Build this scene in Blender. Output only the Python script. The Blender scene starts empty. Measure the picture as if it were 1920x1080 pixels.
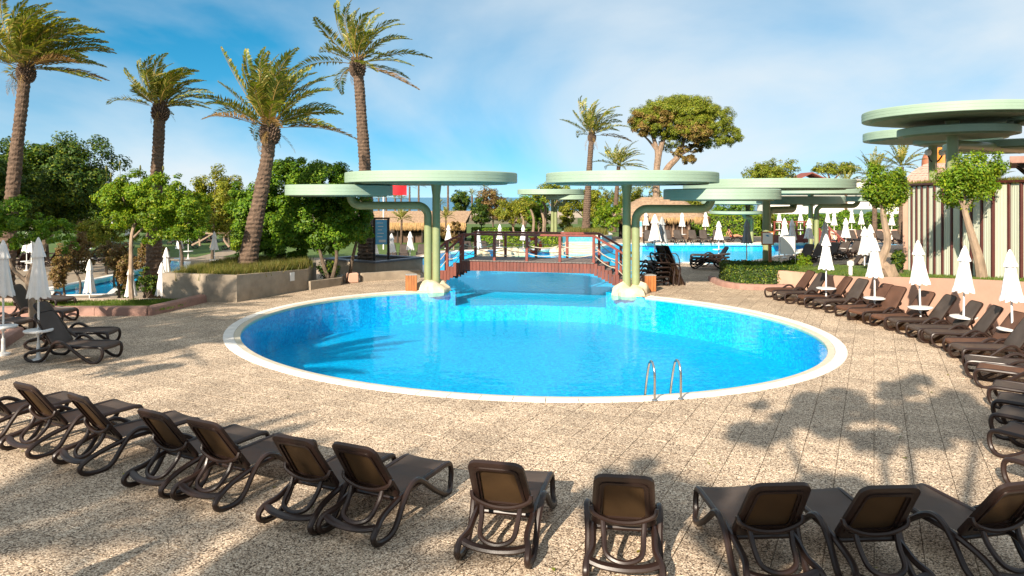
import bpy, math, random
import numpy as np
from mathutils import Vector, Matrix
from mathutils.geometry import tessellate_polygon

# ------------------------------------------------------------------ camera, sky, sun, exposure
S = bpy.context.scene
COL = S.collection
FPX, HCAM, HOR = 1332.0, 3.6, 370.0          # focal length in px of the 1920 px wide photo, eye height, horizon row
cam_d = bpy.data.cameras.new('camera')
cam = bpy.data.objects.new('camera', cam_d)
COL.objects.link(cam)
cam.location = (0, 0, HCAM)
cam.rotation_euler = (math.radians(90), 0, 0)
cam_d.sensor_width = 36.0
cam_d.lens = 36.0 * FPX / 1920.0
cam_d.shift_y = -(540.0 - HOR) / 1920.0
cam_d.clip_start = 0.1
cam_d.clip_end = 20000
S.camera = cam

SUN_EL, SUN_AZ = math.radians(28), math.radians(27)   # light travels 27 deg clockwise of +Y
world = bpy.data.worlds.new('World')
S.world = world
world.use_nodes = True


def build_world():
    nt = world.node_tree
    N, L = nt.nodes, nt.links
    N.clear()
    out = N.new('ShaderNodeOutputWorld')
    bg = N.new('ShaderNodeBackground')
    sky = N.new('ShaderNodeTexSky')
    sky.sky_type = 'NISHITA'
    sky.sun_disc = False
    sky.sun_elevation = SUN_EL
    sky.sun_rotation = math.radians(180) + SUN_AZ
    sky.altitude = 0
    sky.air_density = 0.9
    sky.dust_density = 0.0
    sky.ozone_density = 3.0
    hsv = N.new('ShaderNodeHueSaturation')
    hsv.inputs['Hue'].default_value = 0.478
    hsv.inputs['Saturation'].default_value = 1.42
    hsv.inputs['Value'].default_value = 1.24
    tc = N.new('ShaderNodeTexCoord')
    lift = N.new('ShaderNodeMapping')          # clear air right down to the sea
    lift.inputs['Location'].default_value = (0, 0, 0.1)
    L.new(tc.outputs['Generated'], lift.inputs[0])
    L.new(lift.outputs[0], sky.inputs['Vector'])
    gm = N.new('ShaderNodeGamma')
    gm.inputs[1].default_value = 0.95
    L.new(sky.outputs[0], gm.inputs[0])
    L.new(gm.outputs[0], hsv.inputs['Color'])
    # thin high cloud: noise on a flat layer above the ground
    sep = N.new('ShaderNodeSeparateXYZ')
    L.new(tc.outputs['Generated'], sep.inputs[0])
    zz = N.new('ShaderNodeMath'); zz.operation = 'MAXIMUM'; zz.inputs[1].default_value = 0.0
    L.new(sep.outputs[2], zz.inputs[0])
    za = N.new('ShaderNodeMath'); za.operation = 'ADD'; za.inputs[1].default_value = 0.34
    L.new(zz.outputs[0], za.inputs[0])
    dx = N.new('ShaderNodeMath'); dx.operation = 'DIVIDE'
    dy = N.new('ShaderNodeMath'); dy.operation = 'DIVIDE'
    L.new(sep.outputs[0], dx.inputs[0]); L.new(za.outputs[0], dx.inputs[1])
    L.new(sep.outputs[1], dy.inputs[0]); L.new(za.outputs[0], dy.inputs[1])
    cmb = N.new('ShaderNodeCombineXYZ')
    L.new(dx.outputs[0], cmb.inputs[0]); L.new(dy.outputs[0], cmb.inputs[1])
    mp = N.new('ShaderNodeMapping')
    mp.inputs['Location'].default_value = CLOUD_LOC
    mp.inputs['Rotation'].default_value = (0, 0, math.radians(25))
    mp.inputs['Scale'].default_value = (1.0, 1.15, 1)
    L.new(cmb.outputs[0], mp.inputs[0])
    n1 = N.new('ShaderNodeTexNoise')
    n1.inputs['Scale'].default_value = 0.55
    n1.inputs['Detail'].default_value = 8
    n1.inputs['Roughness'].default_value = 0.50
    n1.inputs['Distortion'].default_value = 0.4
    L.new(mp.outputs[0], n1.inputs['Vector'])
    rp = N.new('ShaderNodeValToRGB')
    rp.color_ramp.elements[0].position = 0.35
    rp.color_ramp.elements[0].color = (0, 0, 0, 1)
    rp.color_ramp.elements[1].position = 0.55
    rp.color_ramp.elements[1].color = (1, 1, 1, 1)
    L.new(n1.outputs[0], rp.inputs[0])
    cm = N.new('ShaderNodeMath'); cm.operation = 'MULTIPLY'; cm.inputs[1].default_value = 0.9
    L.new(rp.outputs[0], cm.inputs[0])
    mix = N.new('ShaderNodeMixRGB')
    mix.inputs[2].default_value = CLOUD_COL
    L.new(cm.outputs[0], mix.inputs[0])
    L.new(hsv.outputs[0], mix.inputs[1])
    L.new(mix.outputs[0], bg.inputs[0])
    bg.inputs[1].default_value = SKY_STR
    L.new(bg.outputs[0], out.inputs[0])


SKY_STR = 0.06
CLOUD_LOC = (9.43567183122073, 10.395471582980381, 0)
CLOUD_COL = (6.4, 6.9, 7.2, 1)
build_world()

sun_d = bpy.data.lights.new('sun', 'SUN')
sun_d.energy = 5.0
sun_d.angle = math.radians(0.55)
sun_d.color = (1.0, 0.87, 0.71)
sun = bpy.data.objects.new('sun', sun_d)
COL.objects.link(sun)
sun.location = (-20, -40, 30)
trav = Vector((math.sin(SUN_AZ) * math.cos(SUN_EL), math.cos(SUN_AZ) * math.cos(SUN_EL), -math.sin(SUN_EL)))
sun.rotation_euler = trav.to_track_quat('-Z', 'Y').to_euler()

S.view_settings.view_transform = 'Standard'
S.view_settings.look = 'None'
S.view_settings.exposure = 1.15
S.view_settings.gamma = 1.0
S.view_settings.use_curve_mapping = False
S.render.engine = 'CYCLES'
S.cycles.max_bounces = 6
S.cycles.transparent_max_bounces = 12
S.cycles.use_denoising = True

# ------------------------------------------------------------------ helpers
PI = math.pi
ROOTS = {}


def at(px, py, z=0.0):
    """Point of the plane at height z seen in row/column px,py of the photo."""
    Y = FPX * (HCAM - z) / (py - HOR)
    return Vector(((px - 960.0) * Y / FPX, Y, z))


def ax(px, Y):
    return (px - 960.0) * Y / FPX


def az(py, Y):
    return HCAM - (py - HOR) * Y / FPX


def sstep(a, b, x):
    t = max(0.0, min(1.0, (x - a) / (b - a)))
    return t * t * (3 - 2 * t)


def catmull(pts, n=6, closed=False):
    P = [Vector(p) for p in pts]
    m = len(P)
    out = []
    segs = m if closed else m - 1
    for i in range(segs):
        if closed:
            p0, p1, p2, p3 = P[(i - 1) % m], P[i], P[(i + 1) % m], P[(i + 2) % m]
        else:
            p0, p1, p2, p3 = P[max(i - 1, 0)], P[i], P[i + 1], P[min(i + 2, m - 1)]
        for k in range(n):
            t = k / n
            out.append(0.5 * ((2 * p1) + (p2 - p0) * t + (2 * p0 - 5 * p1 + 4 * p2 - p3) * t * t + (3 * p1 - p0 - 3 * p2 + p3) * t ** 3))
    if not closed:
        out.append(P[-1].copy())
    return out


class MB:
    def __init__(s):
        s.v, s.f = [], []

    def quad(s, a, b, c, d):
        n = len(s.v)
        s.v += [tuple(a), tuple(b), tuple(c), tuple(d)]
        s.f.append((n, n + 1, n + 2, n + 3))

    def box(s, c, size, rz=0.0, bev=0.0, M=None):
        hx, hy, hz = size[0] / 2, size[1] / 2, size[2] / 2
        b = min(bev, hx * .45, hy * .45, hz * .45)
        cs, sn = math.cos(rz), math.sin(rz)
        def tr(x, y, z):
            if M is not None:
                p = M @ Vector((x, y, z))
                return (p.x + c[0], p.y + c[1], p.z + c[2])
            return (c[0] + x * cs - y * sn, c[1] + x * sn + y * cs, c[2] + z)
        n = len(s.v)
        if b <= 0:
            s.v += [tr(x, y, z) for z in (-hz, hz) for x, y in ((-hx, -hy), (hx, -hy), (hx, hy), (-hx, hy))]
            s.f += [(n, n + 3, n + 2, n + 1), (n + 4, n + 5, n + 6, n + 7)] + [(n + i, n + (i + 1) % 4, n + 4 + (i + 1) % 4, n + 4 + i) for i in range(4)]
            return
        oct_ = [(-hx + b, -hy), (hx - b, -hy), (hx, -hy + b), (hx, hy - b), (hx - b, hy), (-hx + b, hy), (-hx, hy - b), (-hx, -hy + b)]
        sx, sy = (hx - b) / hx, (hy - b) / hy
        rings = [(-hz, sx, sy), (-hz + b, 1, 1), (hz - b, 1, 1), (hz, sx, sy)]
        for z, fx, fy in rings:
            s.v += [tr(x * fx, y * fy, z) for x, y in oct_]
        for r in range(3):
            for i in range(8):
                s.f.append((n + r * 8 + i, n + r * 8 + (i + 1) % 8, n + (r + 1) * 8 + (i + 1) % 8, n + (r + 1) * 8 + i))
        s.f.append(tuple(n + i for i in range(7, -1, -1)))
        s.f.append(tuple(n + 24 + i for i in range(8)))

    def tube(s, pts, r, n=8, closed=False, flat=1.0, caps=True):
        """tube along pts; r number or list; flat scales the section along the local normal."""
        P = [Vector(p) for p in pts]
        m = len(P)
        R = [r] * m if not hasattr(r, '__len__') else list(r)
        base = len(s.v)
        up = Vector((0, 0, 1))
        prev = None
        for i in range(m):
            if closed:
                t = P[(i + 1) % m] - P[(i - 1) % m]
            else:
                t = P[min(i + 1, m - 1)] - P[max(i - 1, 0)]
            if t.length < 1e-9:
                t = Vector((0, 0, 1))
            t.normalize()
            if prev is None:
                a = up if abs(t.dot(up)) < .9 else Vector((1, 0, 0))
                u = (a - t * a.dot(t)).normalized()
            else:
                u = prev - t * prev.dot(t)
                u = u.normalized() if u.length > 1e-6 else Vector((1, 0, 0))
            prev = u
            w = t.cross(u)
            for k in range(n):
                an = 2 * PI * k / n
                p = P[i] + u * (math.cos(an) * R[i] * flat) + w * (math.sin(an) * R[i])
                s.v.append((p.x, p.y, p.z))
        for i in range(m if closed else m - 1):
            a, b = base + i * n, base + ((i + 1) % m) * n
            for k in range(n):
                s.f.append((a + k, a + (k + 1) % n, b + (k + 1) % n, b + k))
        if caps and not closed:
            s.f.append(tuple(base + k for k in range(n - 1, -1, -1)))
            s.f.append(tuple(base + (m - 1) * n + k for k in range(n)))

    def lathe(s, prof, n=24, c=(0, 0, 0), mod=None, caps=True):
        base = len(s.v)
        for i, (r, z) in enumerate(prof):
            for k in range(n):
                a = 2 * PI * k / n
                rr = r if mod is None else r * mod(a, i)
                s.v.append((c[0] + rr * math.cos(a), c[1] + rr * math.sin(a), c[2] + z))
        for i in range(len(prof) - 1):
            a, b = base + i * n, base + (i + 1) * n
            for k in range(n):
                s.f.append((a + k, a + (k + 1) % n, b + (k + 1) % n, b + k))
        if caps:
            s.f.append(tuple(base + k for k in range(n - 1, -1, -1)))
            s.f.append(tuple(base + (len(prof) - 1) * n + k for k in range(n)))

    def prism(s, poly, z0, z1, bottom=True):
        """vertical prism over a simple polygon (CCW); z1 may be a list"""
        m = len(poly)
        zt = [z1] * m if not hasattr(z1, '__len__') else z1
        n = len(s.v)
        s.v += [(p[0], p[1], z0) for p in poly] + [(p[0], p[1], z) for p, z in zip(poly, zt)]
        for i in range(m):
            j = (i + 1) % m
            s.f.append((n + i, n + j, n + m + j, n + m + i))
        for t in tessellate_polygon([[Vector((p[0], p[1], 0)) for p in poly]]):
            s.f.append(tuple(n + m + i for i in t))
            if bottom:
                s.f.append(tuple(n + i for i in reversed(t)))

    def build(s, name, mat, parent=None, smooth=False, kind=None):
        me = bpy.data.meshes.new(name)
        V = np.array(s.v, dtype=np.float64).reshape(-1, 3)
        r = root_of(parent)
        if r is not None and r in ROOTS:
            loc, rz = ROOTS[r]
            V = V - np.array(loc)
            c, sn = math.cos(-rz), math.sin(-rz)
            V = np.c_[V[:, 0] * c - V[:, 1] * sn, V[:, 0] * sn + V[:, 1] * c, V[:, 2]]
        me.from_pydata(V.tolist(), [], s.f)
        fix_normals(me)
        if smooth:
            smooth_by_angle(me)
        me.materials.append(mat)
        return link(name, me, parent, kind)


def fix_normals(me):
    import bmesh
    bm = bmesh.new()
    bm.from_mesh(me)
    bmesh.ops.recalc_face_normals(bm, faces=bm.faces)
    bm.to_mesh(me)
    bm.free()


def smooth_by_angle(me, ang=40):
    me.shade_smooth()
    try:
        me.set_sharp_from_angle(angle=math.radians(ang))
    except Exception:
        pass


def root_of(o):
    if o is None:
        return None
    while o.parent is not None:
        o = o.parent
    return o.name


def link(name, data, parent=None, kind=None):
    o = bpy.data.objects.new(name, data)
    COL.objects.link(o)
    if parent is not None:
        o.parent = parent
    if kind:
        o['kind'] = kind
    return o


def fast_mesh(name, V, nper, mat, parent=None, kind=None, smooth=False):
    """V: (faces*nper,3) unshared polygons, world coordinates."""
    V = np.asarray(V, dtype=np.float32).reshape(-1, 3)
    r = root_of(parent)
    if r is not None and r in ROOTS:
        loc, rz = ROOTS[r]
        V = V - np.array(loc, dtype=np.float32)
        c, sn = math.cos(-rz), math.sin(-rz)
        V = np.c_[V[:, 0] * c - V[:, 1] * sn, V[:, 0] * sn + V[:, 1] * c, V[:, 2]].astype(np.float32)
    nv = len(V)
    nf = nv // nper
    me = bpy.data.meshes.new(name)
    me.vertices.add(nv)
    me.vertices.foreach_set('co', V.ravel())
    me.loops.add(nv)
    me.loops.foreach_set('vertex_index', np.arange(nv, dtype=np.int32))
    me.polygons.add(nf)
    me.polygons.foreach_set('loop_start', np.arange(0, nv, nper, dtype=np.int32))
    me.polygons.foreach_set('loop_total', np.full(nf, nper, dtype=np.int32))
    me.update(calc_edges=True)
    me.materials.append(mat)
    return link(name, me, parent, kind)


def tag(o, label=None, cat=None, group=None, kind=None):
    if label:
        o['label'] = label
    if cat:
        o['category'] = cat
    if group:
        o['group'] = group
    if kind:
        o['kind'] = kind
    return o


def thing(name, label, cat, loc=(0, 0, 0), rz=0.0, group=None):
    o = bpy.data.objects.new(name, None)
    o.empty_display_size = 0.2
    COL.objects.link(o)
    o.location = loc
    o.rotation_euler = (0, 0, rz)
    ROOTS[o.name] = (tuple(loc), rz)
    return tag(o, label, cat, group)


def copy_tree(o, parent=None):
    c = o.copy()
    COL.objects.link(c)
    if parent is not None:
        c.parent = parent
    for ch in list(o.children):
        copy_tree(ch, c)
    return c


def place(o, loc, rz=0.0, label=None, group=None, scale=None):
    c = copy_tree(o)
    c.location = loc
    c.rotation_euler = (0, 0, rz)
    if scale is not None:
        c.scale = scale if hasattr(scale, '__len__') else (scale,) * 3
    if label:
        c['label'] = label
    if group:
        c['group'] = group
    return c


def ordinal(n):
    return ['first', 'second', 'third', 'fourth', 'fifth', 'sixth', 'seventh', 'eighth', 'ninth', 'tenth', 'eleventh', 'twelfth', 'thirteenth',
            'fourteenth', 'fifteenth', 'sixteenth', 'seventeenth', 'eighteenth', 'nineteenth', 'twentieth', 'twenty-first', 'twenty-second'][n]


# ------------------------------------------------------------------ materials
def new_mat(name):
    m = bpy.data.materials.new(name)
    m.use_nodes = True
    nt = m.node_tree
    nt.nodes.clear()
    out = nt.nodes.new('ShaderNodeOutputMaterial')
    return m, nt.nodes, nt.links, out


ALB = 0.84          # paints and stone of this resort are mid toned


def pm(name, col, rough=0.6, var=0.12, scale=5.0, bump=0.0, bscale=40.0, metal=0.0, spec=0.4, stretch=(1, 1, 1), dirt=0.0, dirtcol=None, coat=0.0):
    """plain surface with large and fine colour variation, optional relief and dirt blotches"""
    m, N, L, out = new_mat(name)
    b = N.new('ShaderNodeBsdfPrincipled')
    b.inputs['Roughness'].default_value = rough
    b.inputs['Metallic'].default_value = metal
    b.inputs['Specular IOR Level'].default_value = spec
    b.inputs['Coat Weight'].default_value = coat
    L.new(b.outputs[0], out.inputs[0])
    geo = N.new('ShaderNodeNewGeometry')
    mp = N.new('ShaderNodeMapping')
    mp.inputs['Scale'].default_value = stretch
    L.new(geo.outputs['Position'], mp.inputs[0])
    n1 = N.new('ShaderNodeTexNoise')
    n1.inputs['Scale'].default_value = scale
    n1.inputs['Detail'].default_value = 5
    n1.inputs['Roughness'].default_value = 0.65
    L.new(mp.outputs[0], n1.inputs['Vector'])
    rp = N.new('ShaderNodeValToRGB')
    col = [c * ALB for c in col]
    if dirtcol:
        dirtcol = [c * ALB for c in dirtcol]
    lo = [max(0, c * (1 - var * 1.6)) for c in col]
    hi = [min(1, c * (1 + var * 1.6)) for c in col]
    rp.color_ramp.elements[0].position = 0.3
    rp.color_ramp.elements[0].color = (*lo, 1)
    rp.color_ramp.elements[1].position = 0.7
    rp.color_ramp.elements[1].color = (*hi, 1)
    L.new(n1.outputs[0], rp.inputs[0])
    last = rp.outputs[0]
    if dirt > 0:
        n3 = N.new('ShaderNodeTexNoise')
        n3.inputs['Scale'].default_value = scale * .35
        n3.inputs['Detail'].default_value = 9
        n3.inputs['Roughness'].default_value = 0.7
        L.new(mp.outputs[0], n3.inputs['Vector'])
        r3 = N.new('ShaderNodeMapRange')
        r3.inputs[1].default_value = 0.48
        r3.inputs[2].default_value = 0.68
        r3.inputs[3].default_value = 0
        r3.inputs[4].default_value = dirt
        L.new(n3.outputs[0], r3.inputs[0])
        mx = N.new('ShaderNodeMixRGB')
        mx.inputs[2].default_value = (*(dirtcol or [c * .45 for c in col]), 1)
        L.new(r3.outputs[0], mx.inputs[0])
        L.new(last, mx.inputs[1])
        last = mx.outputs[0]
    L.new(last, b.inputs['Base Color'])
    if bump > 0:
        n2 = N.new('ShaderNodeTexNoise')
        n2.inputs['Scale'].default_value = bscale
        n2.inputs['Detail'].default_value = 4
        L.new(mp.outputs[0], n2.inputs['Vector'])
        bp = N.new('ShaderNodeBump')
        bp.inputs['Strength'].default_value = bump
        bp.inputs['Distance'].default_value = 0.02
        L.new(n2.outputs[0], bp.inputs['Height'])
        L.new(bp.outputs[0], b.inputs['Normal'])
    return m


def leaf_mat(name, c1, c2, c3=None, trans=0.35, rough=0.5):
    """c1..c3 picked leaf by leaf at random"""
    m, N, L, out = new_mat(name)
    geo = N.new('ShaderNodeNewGeometry')
    rp = N.new('ShaderNodeValToRGB')
    rp.color_ramp.elements[0].position = 0.0
    rp.color_ramp.elements[0].color = (*c1, 1)
    rp.color_ramp.elements[1].position = 1.0
    rp.color_ramp.elements[1].color = (*(c3 or c2), 1)
    if c3:
        e = rp.color_ramp.elements.new(0.6)
        e.color = (*c2, 1)
    L.new(geo.outputs['Random Per Island'], rp.inputs[0])
    n1 = N.new('ShaderNodeTexNoise')
    n1.inputs['Scale'].default_value = 1.1
    n1.inputs['Detail'].default_value = 3
    L.new(geo.outputs['Position'], n1.inputs['Vector'])
    mr = N.new('ShaderNodeMapRange')
    mr.inputs[1].default_value = 0.3
    mr.inputs[2].default_value = 0.7
    mr.inputs[3].default_value = 0.7
    mr.inputs[4].default_value = 1.3
    L.new(n1.outputs[0], mr.inputs[0])
    hs = N.new('ShaderNodeHueSaturation')
    L.new(mr.outputs[0], hs.inputs['Value'])
    L.new(rp.outputs[0], hs.inputs['Color'])
    b = N.new('ShaderNodeBsdfPrincipled')
    b.inputs['Roughness'].default_value = rough
    b.inputs['Specular IOR Level'].default_value = 0.25
    L.new(hs.outputs[0], b.inputs['Base Color'])
    t = N.new('ShaderNodeBsdfTranslucent')
    hs2 = N.new('ShaderNodeHueSaturation')
    hs2.inputs['Saturation'].default_value = 1.15
    hs2.inputs['Value'].default_value = 1.3
    L.new(hs.outputs[0], hs2.inputs['Color'])
    L.new(hs2.outputs[0], t.inputs[0])
    mx = N.new('ShaderNodeMixShader')
    mx.inputs[0].default_value = trans
    L.new(b.outputs[0], mx.inputs[1])
    L.new(t.outputs[0], mx.inputs[2])
    L.new(mx.outputs[0], out.inputs[0])
    return m


def aggregate_mat(name):
    """washed pebble paving"""
    m, N, L, out = new_mat(name)
    b = N.new('ShaderNodeBsdfPrincipled')
    b.inputs['Roughness'].default_value = 0.75
    b.inputs['Specular IOR Level'].default_value = 0.25
    L.new(b.outputs[0], out.inputs[0])
    geo = N.new('ShaderNodeNewGeometry')
    vo = N.new('ShaderNodeTexVoronoi')
    vo.inputs['Scale'].default_value = 70
    L.new(geo.outputs['Position'], vo.inputs['Vector'])
    sp = N.new('ShaderNodeSeparateXYZ')
    L.new(vo.outputs['Color'], sp.inputs[0])
    rp = N.new('ShaderNodeValToRGB')
    els = rp.color_ramp.elements
    els[0].position = 0.0
    els[0].color = (0.085, 0.057, 0.04, 1)
    els[1].position = 1.0
    els[1].color = (0.86, 0.72, 0.55, 1)
    for p, c in ((0.16, (0.12, 0.082, 0.056, 1)), (0.34, (0.39, 0.29, 0.20, 1)), (0.7, (0.58, 0.45, 0.325, 1))):
        e = els.new(p)
        e.color = c
    L.new(sp.outputs[0], rp.inputs[0])
    v2 = N.new('ShaderNodeTexNoise')
    v2.inputs['Scale'].default_value = 55
    v2.inputs['Detail'].default_value = 2
    L.new(geo.outputs['Position'], v2.inputs['Vector'])
    m2 = N.new('ShaderNodeMapRange')
    m2.inputs[1].default_value = .35
    m2.inputs[2].default_value = .65
    m2.inputs[3].default_value = .74
    m2.inputs[4].default_value = 1.3
    L.new(v2.outputs[0], m2.inputs[0])
    # broad wear
    n1 = N.new('ShaderNodeTexNoise')
    n1.inputs['Scale'].default_value = 0.8
    n1.inputs['Detail'].default_value = 6
    L.new(geo.outputs['Position'], n1.inputs['Vector'])
    mr = N.new('ShaderNodeMapRange')
    mr.inputs[1].default_value = .3
    mr.inputs[2].default_value = .7
    mr.inputs[3].default_value = .82
    mr.inputs[4].default_value = 1.15
    L.new(n1.outputs[0], mr.inputs[0])
    # slab to slab tone
    mp = N.new('ShaderNodeMapping')
    mp.vector_type = 'POINT'
    mp.inputs['Rotation'].default_value = (0, 0, GRID_AZ)
    mp.inputs['Scale'].default_value = (1 / TILE, 1 / TILE, 0)
    L.new(geo.outputs['Position'], mp.inputs[0])
    fl = N.new('ShaderNodeVectorMath')
    fl.operation = 'FLOOR'
    L.new(mp.outputs[0], fl.inputs[0])
    wn = N.new('ShaderNodeTexWhiteNoise')
    wn.noise_dimensions = '2D'
    L.new(fl.outputs[0], wn.inputs['Vector'])
    m3 = N.new('ShaderNodeMapRange')
    m3.inputs[3].default_value = .72
    m3.inputs[4].default_value = .90
    L.new(wn.outputs[0], m3.inputs[0])
    k1 = N.new('ShaderNodeMath'); k1.operation = 'MULTIPLY'
    L.new(m2.outputs[0], k1.inputs[0]); L.new(mr.outputs[0], k1.inputs[1])
    k2 = N.new('ShaderNodeMath'); k2.operation = 'MULTIPLY'
    L.new(k1.outputs[0], k2.inputs[0]); L.new(m3.outputs[0], k2.inputs[1])
    hs = N.new('ShaderNodeHueSaturation')
    L.new(k2.outputs[0], hs.inputs['Value'])
    L.new(rp.outputs[0], hs.inputs['Color'])
    L.new(hs.outputs[0], b.inputs['Base Color'])
    bp = N.new('ShaderNodeBump')
    bp.inputs['Strength'].default_value = 0.25
    bp.inputs['Distance'].default_value = 0.004
    L.new(vo.outputs['Distance'], bp.inputs['Height'])
    bp.invert = True
    L.new(bp.outputs[0], b.inputs['Normal'])
    return m


def water_mat(name, tint, rip=0.09, scale=2.2):
    m, N, L, out = new_mat(name)
    geo = N.new('ShaderNodeNewGeometry')
    n1 = N.new('ShaderNodeTexNoise')
    n1.inputs['Scale'].default_value = scale
    n1.inputs['Detail'].default_value = 3
    n1.inputs['Roughness'].default_value = 0.5
    L.new(geo.outputs['Position'], n1.inputs['Vector'])
    n2 = N.new('ShaderNodeTexNoise')
    n2.inputs['Scale'].default_value = scale * 6
    n2.inputs['Detail'].default_value = 2
    L.new(geo.outputs['Position'], n2.inputs['Vector'])
    ad = N.new('ShaderNodeMath'); ad.operation = 'MULTIPLY_ADD'
    ad.inputs[1].default_value = 0.12
    L.new(n2.outputs[0], ad.inputs[0]); L.new(n1.outputs[0], ad.inputs[2])
    bp = N.new('ShaderNodeBump')
    bp.inputs['Strength'].default_value = rip
    bp.inputs['Distance'].default_value = 0.10
    L.new(ad.outputs[0], bp.inputs['Height'])
    # Schlick reflectance, the same from above and from below
    dt = N.new('ShaderNodeVectorMath'); dt.operation = 'DOT_PRODUCT'
    L.new(bp.outputs[0], dt.inputs[0]); L.new(geo.outputs['Incoming'], dt.inputs[1])
    ab = N.new('ShaderNodeMath'); ab.operation = 'ABSOLUTE'
    L.new(dt.outputs['Value'], ab.inputs[0])
    om = N.new('ShaderNodeMath'); om.operation = 'SUBTRACT'; om.inputs[0].default_value = 1.0; om.use_clamp = True
    L.new(ab.outputs[0], om.inputs[1])
    pw = N.new('ShaderNodeMath'); pw.operation = 'POWER'; pw.inputs[1].default_value = 5.0
    L.new(om.outputs[0], pw.inputs[0])
    fr = N.new('ShaderNodeMath'); fr.operation = 'MULTIPLY_ADD'; fr.inputs[1].default_value = 0.36; fr.inputs[2].default_value = 0.018
    L.new(pw.outputs[0], fr.inputs[0])
    tr = N.new('ShaderNodeBsdfTransparent')
    tr.inputs[0].default_value = (*tint, 1)
    gl = N.new('ShaderNodeBsdfGlossy')
    gl.inputs['Roughness'].default_value = 0.015
    gl.inputs[0].default_value = (1, 1, 1, 1)
    L.new(bp.outputs[0], gl.inputs['Normal'])
    mx = N.new('ShaderNodeMixShader')
    L.new(fr.outputs[0], mx.inputs[0])
    L.new(tr.outputs[0], mx.inputs[1])
    L.new(gl.outputs[0], mx.inputs[2])
    L.new(mx.outputs[0], out.inputs[0])
    return m


def mosaic_mat(name, ca, cb, cc, cell=0.05):
    m, N, L, out = new_mat(name)
    b = N.new('ShaderNodeBsdfPrincipled')
    b.inputs['Roughness'].default_value = 0.4
    L.new(b.outputs[0], out.inputs[0])
    geo = N.new('ShaderNodeNewGeometry')
    vo = N.new('ShaderNodeTexVoronoi')
    vo.inputs['Scale'].default_value = 1 / cell
    vo.inputs['Randomness'].default_value = 0.6
    L.new(geo.outputs['Position'], vo.inputs['Vector'])
    sp = N.new('ShaderNodeSeparateXYZ')
    L.new(vo.outputs['Color'], sp.inputs[0])
    rp = N.new('ShaderNodeValToRGB')
    rp.color_ramp.elements[0].color = (*ca, 1)
    rp.color_ramp.elements[1].color = (*cc, 1)
    e = rp.color_ramp.elements.new(.5)
    e.color = (*cb, 1)
    L.new(sp.outputs[0], rp.inputs[0])
    L.new(rp.outputs[0], b.inputs['Base Color'])
    return m


def sling_mat(name, front, back):
    """woven sling cloth that lets some sun through"""
    m, N, L, out = new_mat(name)
    b = N.new('ShaderNodeBsdfPrincipled')
    b.inputs['Roughness'].default_value = 0.55
    b.inputs['Specular IOR Level'].default_value = 0.35
    geo = N.new('ShaderNodeNewGeometry')
    n1 = N.new('ShaderNodeTexNoise')
    n1.inputs['Scale'].default_value = 3
    n1.inputs['Detail'].default_value = 4
    L.new(geo.outputs['Position'], n1.inputs['Vector'])
    mr = N.new('ShaderNodeMapRange')
    mr.inputs[1].default_value = .3
    mr.inputs[2].default_value = .7
    mr.inputs[3].default_value = .8
    mr.inputs[4].default_value = 1.2
    L.new(n1.outputs[0], mr.inputs[0])
    hs = N.new('ShaderNodeHueSaturation')
    hs.inputs['Color'].default_value = (*front, 1)
    L.new(mr.outputs[0], hs.inputs['Value'])
    L.new(hs.outputs[0], b.inputs['Base Color'])
    wv = N.new('ShaderNodeTexNoise')
    wv.inputs['Scale'].default_value = 350
    L.new(geo.outputs['Position'], wv.inputs['Vector'])
    bp = N.new('ShaderNodeBump')
    bp.inputs['Strength'].default_value = .25
    bp.inputs['Distance'].default_value = .004
    L.new(wv.outputs[0], bp.inputs['Height'])
    L.new(bp.outputs[0], b.inputs['Normal'])
    t = N.new('ShaderNodeBsdfTranslucent')
    t.inputs[0].default_value = (*back, 1)
    mx = N.new('ShaderNodeMixShader')
    mx.inputs[0].default_value = .34
    L.new(b.outputs[0], mx.inputs[1])
    L.new(t.outputs[0], mx.inputs[2])
    L.new(mx.outputs[0], out.inputs[0])
    return m


TILE, GRID_AZ = 0.45, math.radians(27)
M = {}
M['paving'] = aggregate_mat('washed_pebble')
M['bed'] = pm('joint_bed', (0.20, 0.15, 0.10), .9, .2, 6)
M['coping'] = pm('white_coping', (0.82, 0.78, 0.72), .55, .05, 3, .1, 60, dirt=.25, dirtcol=(.5, .46, .4))
M['channel'] = pm('cream_channel', (0.62, 0.56, 0.44), .5, .07, 5, .1, 60)
M['mosaic'] = mosaic_mat('blue_mosaic', (0.001, 0.25, 0.55), (0.001, 0.33, 0.64), (0.002, 0.44, 0.74), .06)
M['mosaic_pale'] = mosaic_mat('pale_blue_mosaic', (0.001, 0.36, 0.70), (0.002, 0.42, 0.76), (0.006, 0.50, 0.80), .08)
M['water'] = water_mat('pool_water', (0.55, 0.98, 1.0))
M['sea'] = pm('sea_water', (0.015, 0.12, 0.20), .25, .15, .05, .3, .4)
M['sand'] = pm('pale_sand', (0.46, 0.37, 0.27), .9, .12, 1.5, .2, 30)
M['ground'] = pm('dry_ground', (0.17, 0.15, 0.08), .95, .3, .4, .2, 10)
M['terrace'] = pm('terrace_paving', (0.29, 0.23, 0.165), .85, .14, 3, .2, 30)
M['lawn'] = pm('lawn_turf', (0.075, 0.13, 0.02), .9, .25, 2.0, .5, 60)
M['blade'] = leaf_mat('grass_blade', (0.05, 0.10, 0.012), (0.10, 0.16, 0.02), (0.17, 0.17, 0.04), .3)
M['dryblade'] = leaf_mat('dry_grass_blade', (0.06, 0.09, 0.012), (0.14, 0.14, 0.025), (0.22, 0.16, 0.05), .3)
M['plaster'] = pm('planter_render', (0.34, 0.28, 0.21), .8, .12, 2.2, .25, 45, dirt=.55, dirtcol=(.17, .13, .09))
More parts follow.
